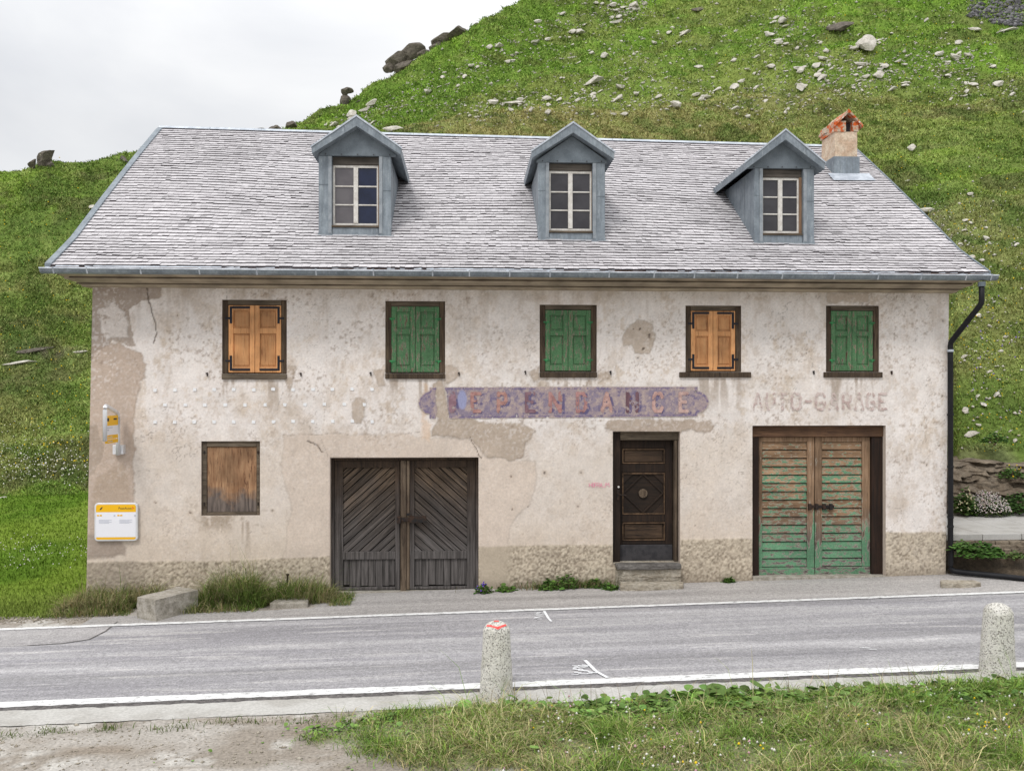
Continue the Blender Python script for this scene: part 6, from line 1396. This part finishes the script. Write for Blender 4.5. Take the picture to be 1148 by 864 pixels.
# flowers: small heads (octahedra) in one drift per place
def heads(name, pts, sizes, cols):
    tv = np.array([(1, 0, 0), (-1, 0, 0), (0, 1, 0), (0, -1, 0), (0, 0, 1), (0, 0, -1)], float); tf = np.array([(0, 2, 4), (2, 1, 4), (1, 3, 4), (3, 0, 4), (2, 0, 5), (1, 2, 5), (3, 1, 5), (0, 3, 5)])
    pts = np.asarray(pts); N = len(pts); V = tv[None]*np.asarray(sizes)[:, None, None]*rng.uniform(.7, 1.2, (N, 6, 1)) + pts[:, None]; T = tf[None] + (np.arange(N)*6)[:, None, None]
    o = fast(name, V.reshape(-1, 3), None, T.reshape(-1, 3), M['petal'], None, np.repeat(np.asarray(cols)[:, None], 6, 1).reshape(-1, 3)); tag(o, kind='stuff')
WH, YE, PK, PU = (.72, .70, .64), (.75, .52, .02), (.55, .33, .36), (.2, .12, .5)
n = 420; fk = rng.integers(0, 60, n); x = rng.uniform(.3, 6, 60)[fk] + rng.normal(0, .12, n); y = rng.uniform(-7.1, -5.5, 60)[fk] + rng.normal(0, .1, n); cl2 = np.array([WH, YE, PK])[rng.choice(3, n, p=(.62, .08, .30))]
heads('clover_flowers', np.stack([x, y, gz(x)+rng.uniform(.06, .14, n)], -1), rng.uniform(.007, .016, n), cl2)
pp, ss, cc = [], [], []
for cx_, cy_, sx, sy, n, c, z_ in ((40, 530, 60, 11, 330, WH, .95), (20, 505, 50, 14, 120, WH, .8), (70, 500, 40, 20, 60, YE, 1.1), (60, 440, 60, 50, 70, YE, .9), (30, 300, 50, 60, 60, YE, .9), (1090, 320, 40, 60, 150, YE, 1.), (1070, 290, 60, 40, 120, WH, .8), (1110, 450, 30, 40, 70, YE, .9), (1080, 220, 60, 40, 60, YE, .8), (1000, 60, 100, 40, 90, YE, .7), (700, 60, 200, 50, 90, WH, .5), (1110, 400, 30, 30, 30, PU, 1.)):
    for _ in range(n):
        u, v = random.gauss(cx_, sx), random.gauss(cy_, sy)
        if v > 555 or v < 0: continue
        x, y, z, d = hill_at(u, v); pp.append((x, y, z + .12 + .002*d)); ss.append(d/FPX*random.uniform(.5, 1.1)*z_); cc.append(c)
heads('wild_flowers', pp, ss, cc)
n = 160; u = rng.normal(30, 22, n); x = rng.normal(-8.4, .8, n); y = rng.normal(3.5, .8, n); heads('lawn_daisies', np.stack([x, y, lawn_z(x, y)+.06], -1), rng.uniform(.008, .018, n), np.array([WH]*n))

# single plants and bushes
def plant(name, loc, label, cat, n, rad, h, lsize, col, flower=None, nf=0, fs=.02, blady=False, group=None):
    root = empty(name, loc, label, cat, group); L_ = np.array(loc); a = rng.uniform(0, 6.28, n); r_ = rad*np.sqrt(rng.random(n)); hh = h*(1-(r_/rad)**2*.75)*rng.uniform(.25, 1, n)
    lump = 1 + .5*(fbm(np.cos(a)*1.5+loc[0]*3, np.sin(a)*1.5+r_*3, 451, 3)-.5)
    base = np.stack([L_[0]+r_*np.cos(a)*lump, L_[1]+r_*np.sin(a)*.8*lump, L_[2]+hh*lump], -1)
    if blady: blades('foliage', np.stack([L_[0]+.25*r_*np.cos(a), L_[1]+.25*r_*np.sin(a), np.full(n, L_[2])], -1), h*rng.uniform(.5, 1.1, n), np.full(n, lsize), rng.normal(0, .8, (n, 2)), np.clip(vary(col, n), .01, .5), kind=None, parent=root)
    else: leaves('foliage', base, lsize*rng.lognormal(0, .25, n), np.clip(vary(col, n, .25), .008, .5), kind=None, parent=root, lift=(-.2, 1.2))
    st = MB(); rr_ = random.Random(int(abs(loc[0])*100))
    for k in range(7):
        t = rr_.uniform(0, 6.28); st.tube([(L_[0], L_[1], L_[2]-.03), (L_[0]+rad*.3*math.cos(t), L_[1]+rad*.3*math.sin(t), L_[2]+h*.4), (L_[0]+rad*.6*math.cos(t), L_[1]+rad*.5*math.sin(t), L_[2]+h*.7)], [.008, .006, .003], 5)
    st.build('stem', M['earth'], root)
    if flower is not None:
        a = rng.uniform(0, 6.28, nf); r_ = rad*np.sqrt(rng.random(nf))*1.02; hh = h*(1-(r_/rad)**2*.7)*rng.uniform(.8, 1.1, nf); lump = 1 + .5*(fbm(np.cos(a)*1.5+loc[0]*3, np.sin(a)*1.5+r_*3, 451, 3)-.5)
        N = nf; pts_ = np.stack([L_[0]+r_*np.cos(a)*lump, L_[1]+r_*np.sin(a)*.8*lump - .03, L_[2]+hh*lump+.02], -1)
        tv = np.array([(1, 0, 0), (-1, 0, 0), (0, 1, 0), (0, -1, 0), (0, 0, 1), (0, 0, -1)], float); tf = np.array([(0, 2, 4), (2, 1, 4), (1, 3, 4), (3, 0, 4), (2, 0, 5), (1, 2, 5), (3, 1, 5), (0, 3, 5)])
        V = tv[None]*fs*rng.uniform(.6, 1.3, (N, 6, 1)) + pts_[:, None]; T = tf[None]+(np.arange(N)*6)[:, None, None]
        tag(fast('flowers', V.reshape(-1, 3), None, T.reshape(-1, 3), M['petal'], root, np.clip(np.repeat(vary(flower, N, .12)[:, None], 6, 1).reshape(-1, 3), 0, .8)), kind='stuff')
    return root
def on(u, v, Y): x, z = P(u, v, Y); return x
plant('flowering_bush', (on(1106, 575, 2.1), 2.1, PZ(9)-.0), 'low rounded bush covered in tiny whitish flowers behind the path', 'bush', 900, .38, .40, .05, (.07, .10, .035), (.56, .50, .47), 700, .014)
plant('leafy_plant', (on(1083, 575, 2.05), 2.05, PZ(8.5)), 'leafy green plant with cream buds between the downpipe and the flowering bush', 'plant', 420, .20, .52, .075, (.06, .11, .025), (.6, .55, .35), 60, .018)
plant('green_bush', (on(1142, 572, 2.2), 2.2, PZ(10)), 'dense dark green bush at the right edge behind the path', 'bush', 800, .42, .40, .055, (.04, .085, .018))
plant('hanging_plant', (on(1096, 622, -.12), -.16, .42), 'green ferny plant growing out of the low stone wall', 'plant', 520, .34, .22, .07, (.06, .125, .025))
plant('hanging_plant', (on(1078, 612, -.1), -.12, .52), 'small green tuft on the stone wall beside the downpipe', 'plant', 180, .18, .15, .055, (.07, .13, .03))
plant('hanging_plant', (on(1140, 630, -.2), -.2, .40), 'sparse green weed low on the stone wall at the right edge', 'plant', 120, .16, .12, .045, (.09, .14, .04))
plant('shrub', (on(1118, 490, 3.2), *[q for q in (3.3, 2.0)]), 'small bright green shrub on top of the layered outcrop', 'shrub', 300, .26, .22, .05, (.055, .12, .02))
plant('yellow_flower_plant', (on(1140, 545, 2.6), 2.75, 1.35), 'green plant with yellow blossoms on the rock bank at the right edge', 'plant', 260, .26, .28, .055, (.07, .13, .03), YE, 10, .018)
x_, y_ = G(543, 668); plant('purple_flower_clump', (x_, y_+.2, gz(x_)), 'tiny clump with purple blossoms at the right foot of the dark garage door', 'plant', 150, .13, .15, .045, (.05, .10, .02), (.16, .07, .5), 16, .014)
for u, v, rad, h_, lab in ((616, 662, .16, .16, 'weed tuft against the plinth, leftmost of those left of the doorstep'), (634, 658, .22, .22, 'largest leafy weed against the plinth left of the doorstep'), (664, 658, .16, .14, 'low weed against the plinth just left of the doorstep'), (686, 662, .12, .09, 'small weed at the left end of the lower doorstep'), (813, 650, .09, .10, 'lone small weed against the plinth right of the doorstep'), (567, 664, .14, .09, 'faint dry weed at the wall foot right of the purple clump')):
    x_, y_ = G(u, v); plant('wall_weed', (x_, min(y_+.08, -.06), gz(x_)-.01), lab, 'weed', int(220*rad/.16), rad, h_, .05, (.075, .14, .028), group='weeds along the foot of the wall')
x_, y_ = G(640, 662); n = 900; x = rng.normal(x_, .45, n); y = rng.uniform(-.2, -.03, n); blades('dry_wall_grass', np.stack([x, y, gz(x)], -1), rng.uniform(.05, .2, n), rng.uniform(.005, .01, n), rng.normal(0, .5, (n, 2)), np.where((rng.random(n) < .6)[:, None], vary((.20, .16, .09), n), vary((.08, .13, .03), n)).clip(.01, .5))
